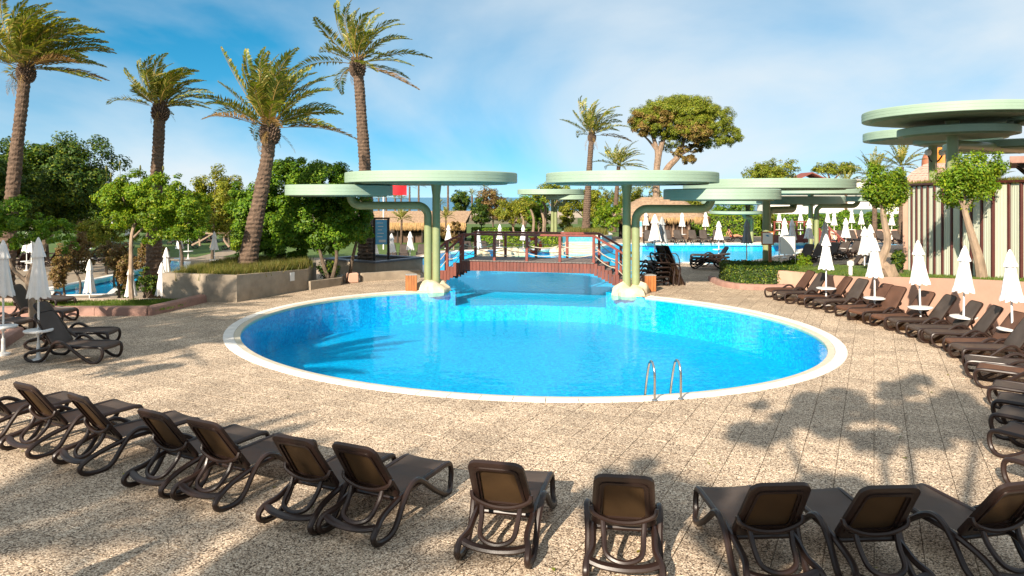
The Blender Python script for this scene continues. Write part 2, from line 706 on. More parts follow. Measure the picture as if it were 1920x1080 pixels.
M['pinkwall'] = pm('pink_render', (0.60, 0.36, 0.26), .8, .06, 1.6, .15, 60, dirt=.2, dirtcol=(.45, .27, .2))
M['kerb'] = pm('red_kerb_stone', (0.33, 0.19, 0.15), .8, .12, 4, .25, 40, dirt=.3)
M['path'] = pm('pink_path', (0.55, 0.42, 0.33), .85, .08, 3, .1, 50)
M['slate'] = pm('dark_slate', (0.10, 0.11, 0.13), .45, .15, 4, .1, 40)
M['soil'] = pm('dark_soil', (0.035, 0.027, 0.02), .95, .3, 8, .6, 30)
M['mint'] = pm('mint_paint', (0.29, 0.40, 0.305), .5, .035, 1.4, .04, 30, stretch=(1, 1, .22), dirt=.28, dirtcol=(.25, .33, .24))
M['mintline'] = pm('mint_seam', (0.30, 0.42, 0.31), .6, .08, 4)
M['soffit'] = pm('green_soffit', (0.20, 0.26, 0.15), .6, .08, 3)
M['post'] = pm('olive_post_paint', (0.26, 0.295, 0.14), .4, .06, 2, .03, 40, dirt=.1)
M['bridge'] = pm('red_stained_timber', (0.17, 0.045, 0.028), .5, .22, 6, .2, 30, stretch=(1, 1, .15))
M['bridgetop'] = pm('weathered_deck_timber', (0.20, 0.16, 0.14), .65, .2, 6, .2, 30)
M['rail'] = pm('red_rail_timber', (0.21, 0.045, 0.03), .45, .15, 5, .1, 30)
M['rope'] = pm('pale_rope', (0.55, 0.47, 0.36), .9, .15, 30, .5, 120)
M['rock'] = pm('cream_rock', (0.62, 0.54, 0.38), .85, .16, 3, .8, 7, dirt=.4, dirtcol=(.4, .3, .17))
M['binwood'] = pm('orange_timber', (0.42, 0.15, 0.045), .5, .2, 8, .1, 30, stretch=(1, 1, .2))
M['resin'] = pm('brown_resin', (0.024, 0.0125, 0.0095), .36, .1, 4, .02, 80, spec=.4)
M['sling'] = sling_mat('taupe_sling', (0.085, 0.068, 0.058), (0.32, 0.15, 0.04))
M['back_panel'] = sling_mat('back_panel_cloth', (0.075, 0.043, 0.019), (0.2, 0.09, 0.02))
M['sling_red'] = sling_mat('brown_sling', (0.135, 0.070, 0.046), (0.45, 0.21, 0.055))
M['cloth'] = pm('white_canvas', (0.80, 0.78, 0.75), .85, .04, 5, .15, 60)
M['greycloth'] = pm('grey_canvas', (0.33, 0.35, 0.36), .85, .08, 5, .15, 60)
M['whitemetal'] = pm('white_painted_metal', (0.78, 0.77, 0.75), .4, .04, 3)
M['steel'] = pm('polished_steel', (0.62, 0.62, 0.60), .16, .03, 3, metal=1.0)
M['panel'] = pm('pale_green_panel', (0.57, 0.59, 0.47), .55, .06, 1.2, .05, 20, stretch=(1, 1, .25), dirt=.2, dirtcol=(.44, .46, .36))
M['bar'] = pm('dark_red_steel', (0.085, 0.022, 0.017), .5, .12, 4)
M['bark'] = pm('palm_bark', (0.125, 0.082, 0.055), .9, .35, 9, .9, 25, dirt=.35, dirtcol=(.06, .04, .028))
M['palebark'] = pm('pale_bark', (0.29, 0.21, 0.145), .85, .22, 5, .6, 22, stretch=(1, 1, .4))
M['darkbark'] = pm('dark_bark', (0.11, 0.08, 0.055), .9, .3, 6, .7, 20)
M['pinebark'] = pm('pine_bark', (0.26, 0.18, 0.125), .9, .3, 5, .7, 14)
M['thatch'] = pm('thatch', (0.33, 0.225, 0.145), .95, .25, 6, .9, 24, stretch=(1, 1, .25))
M['thatchedge'] = pm('thatch_edge', (0.46, 0.29, 0.13), .95, .25, 6, .9, 24, stretch=(2, 2, .2))
M['dark'] = pm('dark_timber', (0.035, 0.025, 0.02), .7, .2, 5)
M['reed'] = pm('reed_screen', (0.12, 0.075, 0.05), .9, .3, 14, .6, 40, stretch=(3, 3, .3))
M['white'] = pm('white_wall', (0.80, 0.76, 0.70), .7, .03, 1)
M['rooftile'] = pm('pink_roof_tile', (0.52, 0.31, 0.25), .8, .14, 8, .3, 30)
M['redroof'] = pm('red_roof', (0.24, 0.07, 0.05), .8, .15, 5)
M['dome'] = pm('orange_dome', (0.62, 0.22, 0.03), .5, .08, 3)
M['dome2'] = pm('terracotta_dome', (0.36, 0.13, 0.07), .6, .08, 3)
M['glass'] = pm('villa_glass', (0.10, 0.16, 0.15), .08, .1, 1, spec=.6)
M['flag'] = pm('red_flag_cloth', (0.62, 0.015, 0.025), .8, .08, 3)
M['orange'] = pm('orange_plastic', (0.70, 0.09, 0.02), .45, .06, 4)
M['board'] = pm('blue_board', (0.16, 0.50, 0.78), .5, .08, 2)
M['paper'] = pm('white_print', (0.82, 0.81, 0.78), .6, .02, 2)
M['bluelogo'] = pm('blue_print', (0.04, 0.28, 0.55), .6, .03, 3)
M['grey'] = pm('grey_concrete', (0.33, 0.32, 0.30), .8, .12, 3)
M['bluetile'] = mosaic_mat('blue_wall_tile', (0.05, 0.30, 0.50), (0.07, 0.36, 0.55), (0.12, 0.43, 0.6), .12)
M['skin'] = pm('skin', (0.50, 0.24, 0.14), .5, .05, 6)
M['hair'] = pm('dark_hair', (0.02, 0.014, 0.01), .6, .1, 20)
M['swim'] = pm('red_swimwear', (0.45, 0.04, 0.03), .8, .05, 8)
M['palmleaf'] = leaf_mat('palm_leaflet', (0.085, 0.12, 0.016), (0.18, 0.195, 0.026), (0.42, 0.33, 0.09), .28, .4)
M['palmdry'] = leaf_mat('dry_palm_leaflet', (0.17, 0.10, 0.035), (0.28, 0.18, 0.07), (0.30, 0.19, 0.09), .28)
M['petiole'] = pm('palm_stalk', (0.30, 0.20, 0.05), .6, .2, 4)
M['leaf_bright'] = leaf_mat('bright_leaf', (0.075, 0.16, 0.010), (0.15, 0.25, 0.014), (0.30, 0.33, 0.02), .38)
M['leaf_mid'] = leaf_mat('mid_leaf', (0.050, 0.125, 0.009), (0.10, 0.20, 0.013), (0.21, 0.29, 0.020), .32)
M['leaf_dark'] = leaf_mat('dark_leaf', (0.020, 0.055, 0.008), (0.045, 0.09, 0.011), (0.17, 0.20, 0.016), .25)
M['leaf_olive'] = leaf_mat('olive_leaf', (0.10, 0.14, 0.012), (0.20, 0.22, 0.018), (0.30, 0.25, 0.03), .3)
M['leaf_brown'] = leaf_mat('brown_leaf', (0.12, 0.075, 0.03), (0.20, 0.12, 0.045), (0.15, 0.14, 0.03), .25)
M['needle'] = leaf_mat('pine_needles', (0.085, 0.13, 0.010), (0.17, 0.21, 0.014), (0.27, 0.24, 0.03), .2)
M['needle_brown'] = leaf_mat('brown_pine_needles', (0.13, 0.085, 0.024), (0.22, 0.14, 0.04), (0.22, 0.2, 0.03), .2)
# ------------------------------------------------------------------ the setting: ground, deck, pools
def sheet(name, outer, holes, z, mat, zbot=None, kind='structure'):
    """flat polygon with holes; optional skirt down to zbot"""
    loops = [[Vector((p[0], p[1], z)) for p in outer]] + [[Vector((p[0], p[1], z)) for p in h] for h in holes]
    vs = [tuple(v) for l in loops for v in l]
    fs = [tuple(t) for t in tessellate_polygon(loops)]
    if zbot is not None:
        n = len(vs)
        vs += [(v[0], v[1], zbot) for v in vs]
        k = 0
        for l in loops[:1]:
            m = len(l)
            for i in range(m):
                fs.append((k + i, k + (i + 1) % m, n + k + (i + 1) % m, n + k + i))
            k += m
    me = bpy.data.meshes.new(name)
    me.from_pydata(vs, [], fs)
    fix_up(me)
    me.materials.append(mat)
    return link(name, me, None, kind)


def fix_up(me):
    import bmesh
    bm = bmesh.new()
    bm.from_mesh(me)
    for f in bm.faces:
        f.normal_update()
        if abs(f.normal.z) > .9 and f.normal.z < 0:
            f.normal_flip()
    bm.to_mesh(me)
    bm.free()


EC = Vector((0.19, 20.26))
EU, EV = Vector((-0.8308, 0.5565)), Vector((0.5565, 0.8308))
EA, EB = 8.51, 7.48


def ell(t, off=0.0):
    """point of the pool's oval, off metres outside its outer edge"""
    p = EC + EU * (EA * math.cos(t)) + EV * (EB * math.sin(t))
    n = (EU * (math.cos(t) / EA) + EV * (math.sin(t) / EB)).normalized()
    return p + n * off


T0, T1 = math.radians(96), math.radians(394)
NE = 120
arc = [T0 + (T1 - T0) * i / NE for i in range(NE + 1)]
lagoon_edge = [(-3.0, 28.6), (-3.4, 31), (-4.5, 36), (-5.5, 42), (-4.2, 47.4), (0, 49), (5.2, 50.4), (7.6, 54.6), (10, 55.8), (19, 56), (29.5, 56.2), (29.7, 53.8),
               (24.2, 52.2), (21.2, 50.3), (19.1, 47.6), (18.6, 45.6), (16.3, 43.6), (13.8, 40.3), (11.3, 38), (9.6, 39.3), (8.0, 36.6), (6.6, 34), (5.4, 31), (4.5, 28.2)]
WATER_Z = -0.045
pool_hole = [tuple(ell(t, -.42)) for t in arc] + lagoon_edge

deck_outer = [(-34, -14), (34, -14), (34, 66), (9, 66), (7.2, 57.5), (4.4, 51.6), (-.4, 50.2), (-4.9, 48.6), (-6.6, 42.3), (-6.2, 37.5), (-9.4, 37), (-12.2, 30),
              (-11.9, 25.6), (-12.2, 24.3), (-16, 24.3), (-34, 24.3)]
ground = sheet('ground', [(-900, -60), (900, -60), (900, 262), (-900, 262)], [], -1.34, M['ground'])
sea = sheet('sea', [(-9000, 250), (9000, 250), (9000, 14000), (-9000, 14000)], [], -1.30, M['sea'])
beach = sheet('beach', [(-300, 170), (300, 170), (300, 256), (-300, 256)], [], -1.28, M['sand'])
deck = sheet('pool_deck', deck_outer, [pool_hole], -0.028, M['paving'], -1.3)
low_pool = [tuple(at(px, py, -.985))[:2] for px, py in ((352, 492), (347, 508), (305, 518), (222, 540), (205, 553), (95, 556), (92, 541), (150, 530), (235, 512), (312, 490))]
terrace = sheet('lower_terrace', [(-90, 24.4), (-34, 24.4)] + [(-16, 24.4), (-12.3, 24.4), (-12.05, 25.7), (-12.4, 30.1), (-9.5, 37.15), (-6.4, 37.7), (-6.8, 42.4), (-5.1, 48.8),
                (-.5, 50.4), (4.3, 51.8), (7.0, 57.7), (8.9, 66), (9, 72), (-90, 72)], [low_pool], -0.95, M['terrace'], -1.33)
lawn_far = sheet('lawn', [(-80, 72), (8, 72), (12, 120), (-60, 120)], [], -0.9, M['lawn'])
lawn_mid = sheet('lawn', [(-22, 54), (-6, 53), (-3.0, 58), (-4, 72), (-24, 72)], [], -0.94, M['lawn'])
lawn_left = sheet('lawn', [(-60, 52), (-24, 54), (-26, 72), (-60, 72)], [], -0.94, M['lawn'])
lawn_right = sheet('lawn', [(9.2, 66), (60, 66), (80, 130), (12, 130)], [], -0.2, M['lawn'], -1.3)

# basin: floor and walls
def basin(name, loop, zf, mat, ztop=-0.03, low={}):
    b = MB()
    m = len(loop)
    for i in range(m):
        a, c = loop[i], loop[(i + 1) % m]
        zt = low.get(i, ztop)
        if zt > zf:
            b.quad((a[0], a[1], zf), (c[0], c[1], zf), (c[0], c[1], zt), (a[0], a[1], zt))
    n = len(b.v)
    b.v += [(p[0], p[1], zf) for p in loop]
    for t in tessellate_polygon([[Vector((p[0], p[1], 0)) for p in loop]]):
        b.f.append(tuple(n + i for i in t))
    me = bpy.data.meshes.new(name)
    me.from_pydata(b.v, [], b.f)
    me.materials.append(mat)
    return link(name, me, None, 'structure')


oval_in = [tuple(ell(t, -.419)) for t in arc]
lag_in = [(x, y) for x, y in lagoon_edge]
NO = len(oval_in)
basin('pool_basin', oval_in + [(-2.2, 27.6), (.6, 27.9), (3.6, 27.2)], -1.22, M['mosaic'], low={NO: -.62, NO + 1: -.62})
NL = len(lag_in)
basin('lagoon_basin', [(-2.2, 27.602)] + lag_in + [(3.6, 27.202), (.6, 27.902)], -0.62, M['mosaic_pale'], low={NL + 1: -9, NL + 2: -9})
basin('lower_pool_basin', low_pool, -1.30, M['mosaic_pale'], -0.95)
sheet('pool_water', pool_hole, [], WATER_Z, M['water'])
sheet('lower_pool_water', low_pool, [], -0.985, M['water'])

# ---- paving slabs: the ones near the camera one by one, the rest joined
def tile_uv(x, y):
    c, s_ = math.cos(GRID_AZ), math.sin(GRID_AZ)
    return x * c - y * s_, x * s_ + y * c


def tile_xy(u, v):
    c, s_ = math.cos(GRID_AZ), math.sin(GRID_AZ)
    return u * c + v * s_, -u * s_ + v * c


def clip(poly, p, n):
    """keep the side with (q-p).n > 0"""
    out = []
    for i in range(len(poly)):
        a, b = poly[i], poly[(i + 1) % len(poly)]
        da = (a[0] - p[0]) * n[0] + (a[1] - p[1]) * n[1]
        db = (b[0] - p[0]) * n[0] + (b[1] - p[1]) * n[1]
        if da >= 0:
            out.append(a)
        if da * db < 0:
            t = da / (da - db)
            out.append((a[0] + (b[0] - a[0]) * t, a[1] + (b[1] - a[1]) * t))
    return out


def inside(poly, x, y):
    r = False
    n = len(poly)
    j = n - 1
    for i in range(n):
        xi, yi = poly[i][0], poly[i][1]
        xj, yj = poly[j][0], poly[j][1]
        if (yi > y) != (yj > y) and x < (xj - xi) * (y - yi) / (yj - yi) + xi:
            r = not r
        j = i
    return r


def erad(x, y):
    d = Vector((x, y)) - EC
    return math.hypot(d.dot(EU) / EA, d.dot(EV) / EB), math.atan2(d.dot(EV) / EB, d.dot(EU) / EA)


def build_tiles():
    rng = random.Random(5)
    g = 0.0035
    tiles = []
    big_hole = lagoon_edge + [tuple(ell(math.radians(96 - 62 * k / 8), -.3)) for k in range(9)]
    lim = 62
    for i in range(-lim, lim):
        for j in range(2, 86):
            u0, v0 = i * TILE, j * TILE
            cx, cy = tile_xy(u0 + TILE / 2, v0 + TILE / 2)
            if cy < 5.4 or cy > 33.5 or abs(cx) > .85 * cy + 4.5:
                continue
            if cx > 13.2 or cx < -13.6 or (cx < -8.0 and cy > 29.5 + (cx + 8)) or (cx < -10.8 and cy > 22.0):
                continue
            poly = [tile_xy(u0 + g, v0 + g), tile_xy(u0 + g, v0 + TILE - g), tile_xy(u0 + TILE - g, v0 + TILE - g), tile_xy(u0 + TILE - g, v0 + g)][::-1]
            full = True
            rr, tt = erad(cx, cy)
            if rr < 1.14:
                if rr < .90:
                    continue
                p = ell(tt, -.03)
                nn = (ell(tt, 1) - ell(tt, 0))
                poly2 = clip(poly, p, nn)
                if len(poly2) < 3:
                    continue
                full = len(poly2) == 4 and all((Vector(a) - Vector(b)).length < 1e-6 for a, b in zip(poly, poly2))
                poly = poly2
            if cy > 26 and any(inside(big_hole, p[0], p[1]) for p in poly):
                continue
            tiles.append((cy, cx, cy, poly, full, rng.uniform(-.001, .001), rng.uniform(-.003, .003), rng.uniform(-.003, .003)))
    tiles.sort(key=lambda t: t[0])
    bev = .003

    def geo(b, poly, c, z, tx, ty):
        m = len(poly)
        n = len(b.v)
        h = lambda x, y: z + (x - c[0]) * tx + (y - c[1]) * ty
        ins = []
        for k in range(m):
            q = poly[k]
            d = Vector((c[0] - q[0], c[1] - q[1]))
            d = d.normalized() * bev * 1.4 if d.length > 1e-6 else d
            ins.append((q[0] + d.x, q[1] + d.y))
        b.v += [(q[0], q[1], -.03) for q in poly] + [(q[0], q[1], h(*q) - bev) for q in poly] + [(q[0], q[1], h(*q)) for q in ins]
        for k in range(m):
            k2 = (k + 1) % m
            b.f.append((n + k, n + k2, n + m + k2, n + m + k))
            b.f.append((n + m + k, n + m + k2, n + 2 * m + k2, n + 2 * m + k))
        b.f.append(tuple(n + 2 * m + k for k in range(m)))

    proto = MB()
    hs = TILE / 2 - g
    geo(proto, [tuple(tile_xy(a, c)) for a, c in ((-hs, -hs), (hs, -hs), (hs, hs), (-hs, hs))], (0, 0), 0, 0, 0)
    pme = bpy.data.meshes.new('paving_slab')
    pme.from_pydata(proto.v, [], proto.f)
    pme.materials.append(M['paving'])
    rest = MB()
    n1 = 0
    for t in tiles:
        _, cx, cy, poly, full, dz, tx, ty = t
        if full and n1 < 295 and cy > 6.4 and abs(cx) < .73 * cy:
            o = link('paving_slab', pme, deck)
            o.location = (cx, cy, dz)
            o.rotation_euler = (ty, -tx, 0)
            n1 += 1
        else:
            mx = sum(p[0] for p in poly) / len(poly)
            my = sum(p[1] for p in poly) / len(poly)
            geo(rest, poly, (mx, my), dz, tx, ty)
    me = bpy.data.meshes.new('paving_slabs')
    me.from_pydata(rest.v, [], rest.f)
    me.materials.append(M['paving'])
    link('paving_slabs', me, deck, 'stuff')


deck_bed = sheet('deck_bed', [(-13.6, 5), (13, 5), (13, 24), (9, 33), (6.8, 33.2), (5.6, 31.2), (4.7, 28.3)] + [tuple(ell(t, -.05)) for t in arc] +
                 [(-3.2, 28.7), (-3.6, 31), (-4, 33), (-8, 29.5), (-10.6, 25), (-10.9, 22), (-13.6, 22)], [], -0.022, M['bed'])
deck_bed.parent = deck
del deck_bed['kind']
deck_bed.name = 'joint_bed'
build_tiles()

# ---- coping ring: white stones outside, a cream overflow channel inside
def ring_piece(t0, t1, o0, o1, z0, z1, n=1, lip=0.0):
    b = MB()
    bev = .008
    secs = []
    for k in range(n + 1):
        t = t0 + (t1 - t0) * k / n
        secs.append([(*ell(t, o0), z0), (*ell(t, o0), z1 - bev), (*ell(t, o0 + bev * (1 if o1 > o0 else -1)), z1), (*ell(t, o1 - bev * (1 if o1 > o0 else -1)), z1 - lip), (*ell(t, o1), z1 - lip - bev), (*ell(t, o1), z0)])
    for s_ in secs:
        b.v += s_
    for k in range(n):
        for q in range(5):
            b.f.append((k * 6 + q, k * 6 + q + 1, (k + 1) * 6 + q + 1, (k + 1) * 6 + q))
    b.f.append((0, 1, 2, 3, 4, 5))
    b.f.append(tuple(n * 6 + q for q in (5, 4, 3, 2, 1, 0)))
    return b


coping = thing('pool_coping', 'white stone coping around the oval blue pool', 'coping', (0, 0, 0))
coping['kind'] = 'structure'
NS = 72
gap = (T1 - T0) / NS * .012
for k in range(NS):
    ring_piece(T0 + (T1 - T0) * k / NS + gap, T0 + (T1 - T0) * (k + 1) / NS - gap, -.002, -.262, -.028, .014, 2).build('coping_stone', M['coping'], coping)
ring_piece(T0, T1, -.265, -.425, -.10, .002, NE, .012).build('overflow_channel', M['channel'], coping, smooth=True)
# kerb strip round the lagoon
def strip(name, pts, w, z0, z1, mat, parent=None, kind=None, closed=False, bev=.015):
    P = [Vector((p[0], p[1])) for p in pts]
    m = len(P)
    L_, R_ = [], []
    for i in range(m):
        a = P[i - 1] if (i > 0 or closed) else P[i]
        c = P[(i + 1) % m] if (i < m - 1 or closed) else P[i]
        d = (c - a).normalized()
        nn = Vector((-d.y, d.x))
        L_.append(P[i] + nn * w / 2)
        R_.append(P[i] - nn * w / 2)
    b = MB()
    for i in range(m):
        l, r = L_[i], R_[i]
        d = (r - l).normalized() * bev
        b.v += [(l.x, l.y, z0), (l.x, l.y, z1 - bev), (l.x + d.x, l.y + d.y, z1), (r.x - d.x, r.y - d.y, z1), (r.x, r.y, z1 - bev), (r.x, r.y, z0)]
    for i in range(m if closed else m - 1):
        j = (i + 1) % m
        for q in range(5):
            b.f.append((i * 6 + q, i * 6 + q + 1, j * 6 + q + 1, j * 6 + q))
    if not closed:
        b.f.append((0, 1, 2, 3, 4, 5))
        b.f.append(tuple((m - 1) * 6 + q for q in (5, 4, 3, 2, 1, 0)))
    return b.build(name, mat, parent, kind=kind)


lag_curve = [tuple(p)[:2] for p in catmull([(x, y, 0) for x, y in lagoon_edge], 4)]
strip('lagoon_coping', lag_curve, .34, -.2, .022, M['coping'], None, 'structure')
strip('lower_pool_coping', low_pool, .4, -1.2, -.93, M['coping'], None, 'structure', closed=True)

# ------------------------------------------------------------------ pool ladder
def build_ladder():
    a = Vector((2.52, 12.55, 0))
    d = Vector((-.18, .98, 0)).normalized()
    side = Vector((d.y, -d.x, 0))
    t = thing('pool_ladder', 'polished steel pool ladder with two arched handrails at the near pool edge', 'pool ladder', tuple(a))
    for k in range(2):
        o = a + side * (.49 * k + 0.0)
        pts = [(0, -.0), (0, .42), (.03, .56), (.11, .655), (.20, .655), (.27, .58), (.36, .36), (.44, .08), (.47, -.1), (.48, -.7)]
        P = catmull([o + d * p[0] + Vector((0, 0, p[1])) for p in pts], 7)
        b = MB()
        b.tube(P, .022, 12)
        h = b.build('handrail', M['steel'], t, smooth=True)
        f = MB()
        f.lathe([(.03, -.001), (.055, .016), (.05, .026), (.024, .04)], 16, tuple(o))
        f.build('flange', M['steel'], h, smooth=True)
    for z in (-.25, -.5):
        b = MB()
        b.box(a + d * .48 + side * .245 + Vector((0, 0, z)), (.46, .07, .03), math.atan2(side.y, side.x), .008)
        b.build('tread', M['steel'], t)


build_ladder()

# ------------------------------------------------------------------ canopies: mint discs on olive posts
def disc(b, seams, sof, c, R, zt, zb, n=72):
    """dished mint disc with a rim that has fine seams and a soffit plate set up inside"""
    b.lathe([(R * .90, zb + .05), (R - .02, zb), (R, zb + .02), (R, zt - .03), (R - .03, zt), (R * .97, zt + .005), (0.02, zt - .04)], n, (c[0], c[1], 0))
    for z in (zb + (zt - zb) * .36, zb + (zt - zb) * .68):
        seams.lathe([(R + .001, z - .006), (R + .006, z - .004), (R + .006, z + .004), (R + .001, z + .006)], n, (c[0], c[1], 0), caps=False)
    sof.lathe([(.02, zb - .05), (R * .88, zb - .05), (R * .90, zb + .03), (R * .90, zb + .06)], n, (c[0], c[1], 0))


def canopy(name, label, posts, discs, pipes, base_z=0.0, r=.155, grp='mint disc canopies'):
    """posts: (x,y,ztop); discs: (cx,cy,R,zt,zb); pipes: point lists of bent tubes"""
    t = thing(name, label, 'canopy', (posts[0][0], posts[0][1], base_z), 0, grp)
    for d in discs:
        b, s_, f = MB(), MB(), MB()
        disc(b, s_, f, d[:2], d[2], d[3], d[4])
        o = b.build('canopy_disc', M['mint'], t, smooth=True)
        s_.build('seam', M['mintline'], o)
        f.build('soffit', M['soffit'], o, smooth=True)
    for p in posts:
        b = MB()
        b.tube([(p[0], p[1], base_z - .05), (p[0], p[1], p[2])], r, 20)
        o = b.build('post', M['post'], t, smooth=True)
        b = MB()
        b.lathe([(r + .002, p[2] - .5), (r + .05, p[2] - .12), (r + .16, p[2] - .02)], 20, (p[0], p[1], 0), caps=False)
        b.build('post_head', M['post'], o, smooth=True)
    for P in pipes:
        b = MB()
        b.tube(P, r, 18)
        b.build('branch_pipe', M['post'], t, smooth=True)
    return t


def s_pipe(x0, y0, zb, zm, x1, y1, ztop, rad=.42, n=6):
    """post that bends sideways at height zm, runs to x1,y1 and bends up to ztop"""
    d = Vector((x1 - x0, y1 - y0, 0))
    D = d.length
    d.normalize()
    z = Vector((0, 0, 1))
    o = Vector((x0, y0, 0))
    P = [o + z * zb, o + z * (zm - rad)]
    for k in range(1, n + 1):
        a = PI / 2 * k / n
        P.append(o + z * (zm - rad + rad * math.sin(a)) + d * (rad * (1 - math.cos(a))))
    r2 = min(rad * .9, max(.1, (ztop - zm)))
    P.append(o + z * zm + d * (D - r2))
    for k in range(1, n + 1):
        a = PI / 2 * k / n
        P.append(o + z * (zm + r2 * (1 - math.cos(a))) + d * (D - r2 + r2 * math.sin(a)))
    P.append(o + z * ztop + d * D)
    return P


# left canopy by the bridge
YL = 27.75
xa, xb = ax(818, YL), ax(802.5, YL)
canopy('canopy', 'mint disc canopy on twin olive posts at the bridge end nearest the fountain planter', [(xa, YL, 4.2)],
       [(ax(810, YL), YL, 3.33, 4.54, 4.15), (ax(637, YL), YL, 2.05, 4.07, 3.67)],
       [s_pipe(xb, YL, .1, 3.28, ax(657, YL), YL, 3.72)], 0.1)
YR = 26.6
xa, xb = ax(1175, YR), ax(1192, YR)
canopy('canopy', 'mint disc canopy on twin olive posts at the bridge end nearest the stacked loungers', [(xa, YR, 4.16)],
       [(ax(1183, YR), YR, 3.18, 4.50, 4.12), (ax(1349, YR), YR - .2, 2.1, 3.90, 3.52)],
       [s_pipe(xb, YR, .1, 3.17, ax(1332, YR), YR - .1, 3.56)], 0.1)
Y3 = 32.5
canopy('canopy', 'mint disc canopy whose post rises out of the clipped hedge bed', [(ax(1437, Y3), Y3, 4.0)],
       [(ax(1437, Y3), Y3, 3.72, 4.38, 3.98), (ax(1500, 36), 36, 2.1, 3.66, 3.28)],
       [s_pipe(ax(1443, Y3), Y3 + .3, .1, 3.0, ax(1488, 35.5), 35.5, 3.3)], 0.0, .17)
Y4 = 48
canopy('canopy', 'mint disc canopy standing among white parasols before the white villa', [(ax(1520, Y4), Y4, 3.95)],
       [(ax(1520, Y4), Y4, 3.3, 4.15, 3.84), (ax(1632, Y4), Y4 - .5, 2.3, 3.68, 3.36)],
       [s_pipe(ax(1531, Y4), Y4, 0, 3.02, ax(1606, Y4), Y4 - .2, 3.4)], 0.0)
Y5 = 57
canopy('canopy', 'mint disc canopy on the far lagoon edge by the hedge bank', [(ax(1402, Y5), Y5, 3.1)],
       [(ax(1385, Y5), Y5, 2.9, 3.42, 3.08), (ax(1375, Y5), Y5 - .6, 2.0, 2.52, 2.3)],
       [s_pipe(ax(1409, Y5), Y5, 0, 2.0, ax(1390, Y5), Y5 - .6, 2.35, .3)], 0.0)
Y6 = 68
canopy('canopy', 'small distant mint disc canopy on the lawn behind the bridge', [(ax(1036, Y6), Y6, 3.9)],
       [(ax(1032, Y6), Y6, 3.15, 4.36, 3.88), (ax(1064, Y6), Y6 - .5, 2.1, 3.82, 3.40)],
       [s_pipe(ax(1042, Y6), Y6, -.9, 2.9, ax(1058, Y6), Y6 - .4, 3.45, .3)], -.9)
# tall canopies behind the striped wall
YA = 28
canopy('canopy', 'large high mint disc canopy nearest the corner behind the striped wall', [(ax(1786, YA), YA, 6.7)],
       [(ax(1790, YA), YA, 3.3, 7.02, 6.66), (ax(1962, YA), YA - 1.6, 2.2, 6.86, 6.48), (ax(1806, YA), YA + .4, 2.12, 6.36, 6.06), (ax(1925, 31), 31.5, 2.9, 6.02, 5.72)],
       [s_pipe(ax(1792, YA), YA + .3, 0, 5.7, ax(1915, 31), 31, 5.8)], 0.0, .2)
YC = 37
tc = canopy('canopy', 'high mint disc canopy farther back above the pink tiled roof', [(ax(1749, YC), YC, 6.6)],
            [(ax(1749, YC), YC, 3.28, 7.0, 6.58), (ax(1776, YC), YC - .8, 1.95, 6.62, 6.32)], [], 0.0, .2)
for s_ in (-1, 1):
    b = MB()
    x = ax(1749, YC)
    b.tube(catmull([(x, YC - .1, 5.4), (x + s_ * .2, YC - .15, 5.5), (x + s_ * .36, YC - .2, 5.75)], 4), .04, 6)
    o = b.build('lamp_arm', M['dark'], tc)
    g = MB()
    g.lathe([(.02, 5.74), (.13, 5.8), (.17, 5.92), (.13, 6.05), (.02, 6.1)], 12, (x + s_ * .36, YC - .2, 0))
    g.build('lamp_globe', M['white'], o, smooth=True)

# ---- rocks under the two bridge canopies
def rock(cx, cy, rx, ry, h, seed, label):
    rng = np.random.RandomState(seed)
    b = MB()
    n, m = 26, 10
    prof = [(math.cos(a), math.sin(a)) for a in np.linspace(-.55, PI / 2 - .02, m)]
    ph = rng.uniform(0, 6.28, 8)
    b0 = len(b.v)
    for i, (r, z) in enumerate(prof):
        for k in range(n):
            a = 2 * PI * k / n
            w = 1 + .10 * math.sin(2 * a + ph[0]) + .09 * math.sin(3 * a + ph[1] + z) + .06 * math.sin(5 * a + ph[2] + 2 * z) + .05 * math.sin(9 * a + ph[3]) + rng.uniform(-.025, .025)
            zz = z * h * (1 + .22 * math.sin(2 * a + ph[4]) + .12 * math.sin(4 * a + ph[5] + r * 2)) + rng.uniform(-.012, .012)
            rr = abs(r) ** .55 * w
            b.v.append((cx + rx * rr * math.cos(a), cy + ry * rr * math.sin(a), zz))
    for i in range(m - 1):
        for k in range(n):
            b.f.append((b0 + i * n + k, b0 + i * n + (k + 1) % n, b0 + (i + 1) * n + (k + 1) % n, b0 + (i + 1) * n + k))
    b.f.append(tuple(b0 + (m - 1) * n + k for k in range(n)))
    o = b.build('rock', M['rock'], None, smooth=False)
    me = o.data
    smooth_by_angle(me, 28)
    # origin at the base
    for v in me.vertices:
        v.co.x -= cx
        v.co.y -= cy
    o.location = (cx, cy, 0)
    tag(o, label, 'rock', 'cream rocks under the bridge canopies')


rock(ax(811, 27.7), 27.75, .72, .62, .34, 3, 'cream boulder around the twin posts at the bridge end nearest the fountain planter')
rock(ax(1183, 26.6), 26.6, .72, .6, .36, 8, 'cream boulder around the twin posts at the bridge end nearest the stacked loungers')


def bin_box(x, y, label):
    t = thing('timber_bin', label, 'bin', (x, y, 0), .2, 'orange timber bins')
    for k in range(4):
        for q in range(4):
            b = MB()
            a = k * PI / 2
            ox, oy = .2, -.15 + q * .1
            c = Vector((x, y, .31))
            v = Matrix.Rotation(a + .2, 3, 'Z') @ Vector((ox, oy, 0))
            b.box(c + v, (.024, .092, .60), a + .2, .006)
            b.build('slat', M['binwood'], t)
    b = MB()
    b.box((x, y, .625), (.43, .43, .03), .2, .008)
    b.box((x, y, .3), (.36, .36, .56), .2)
    b.build('lid', M['grey'], t)


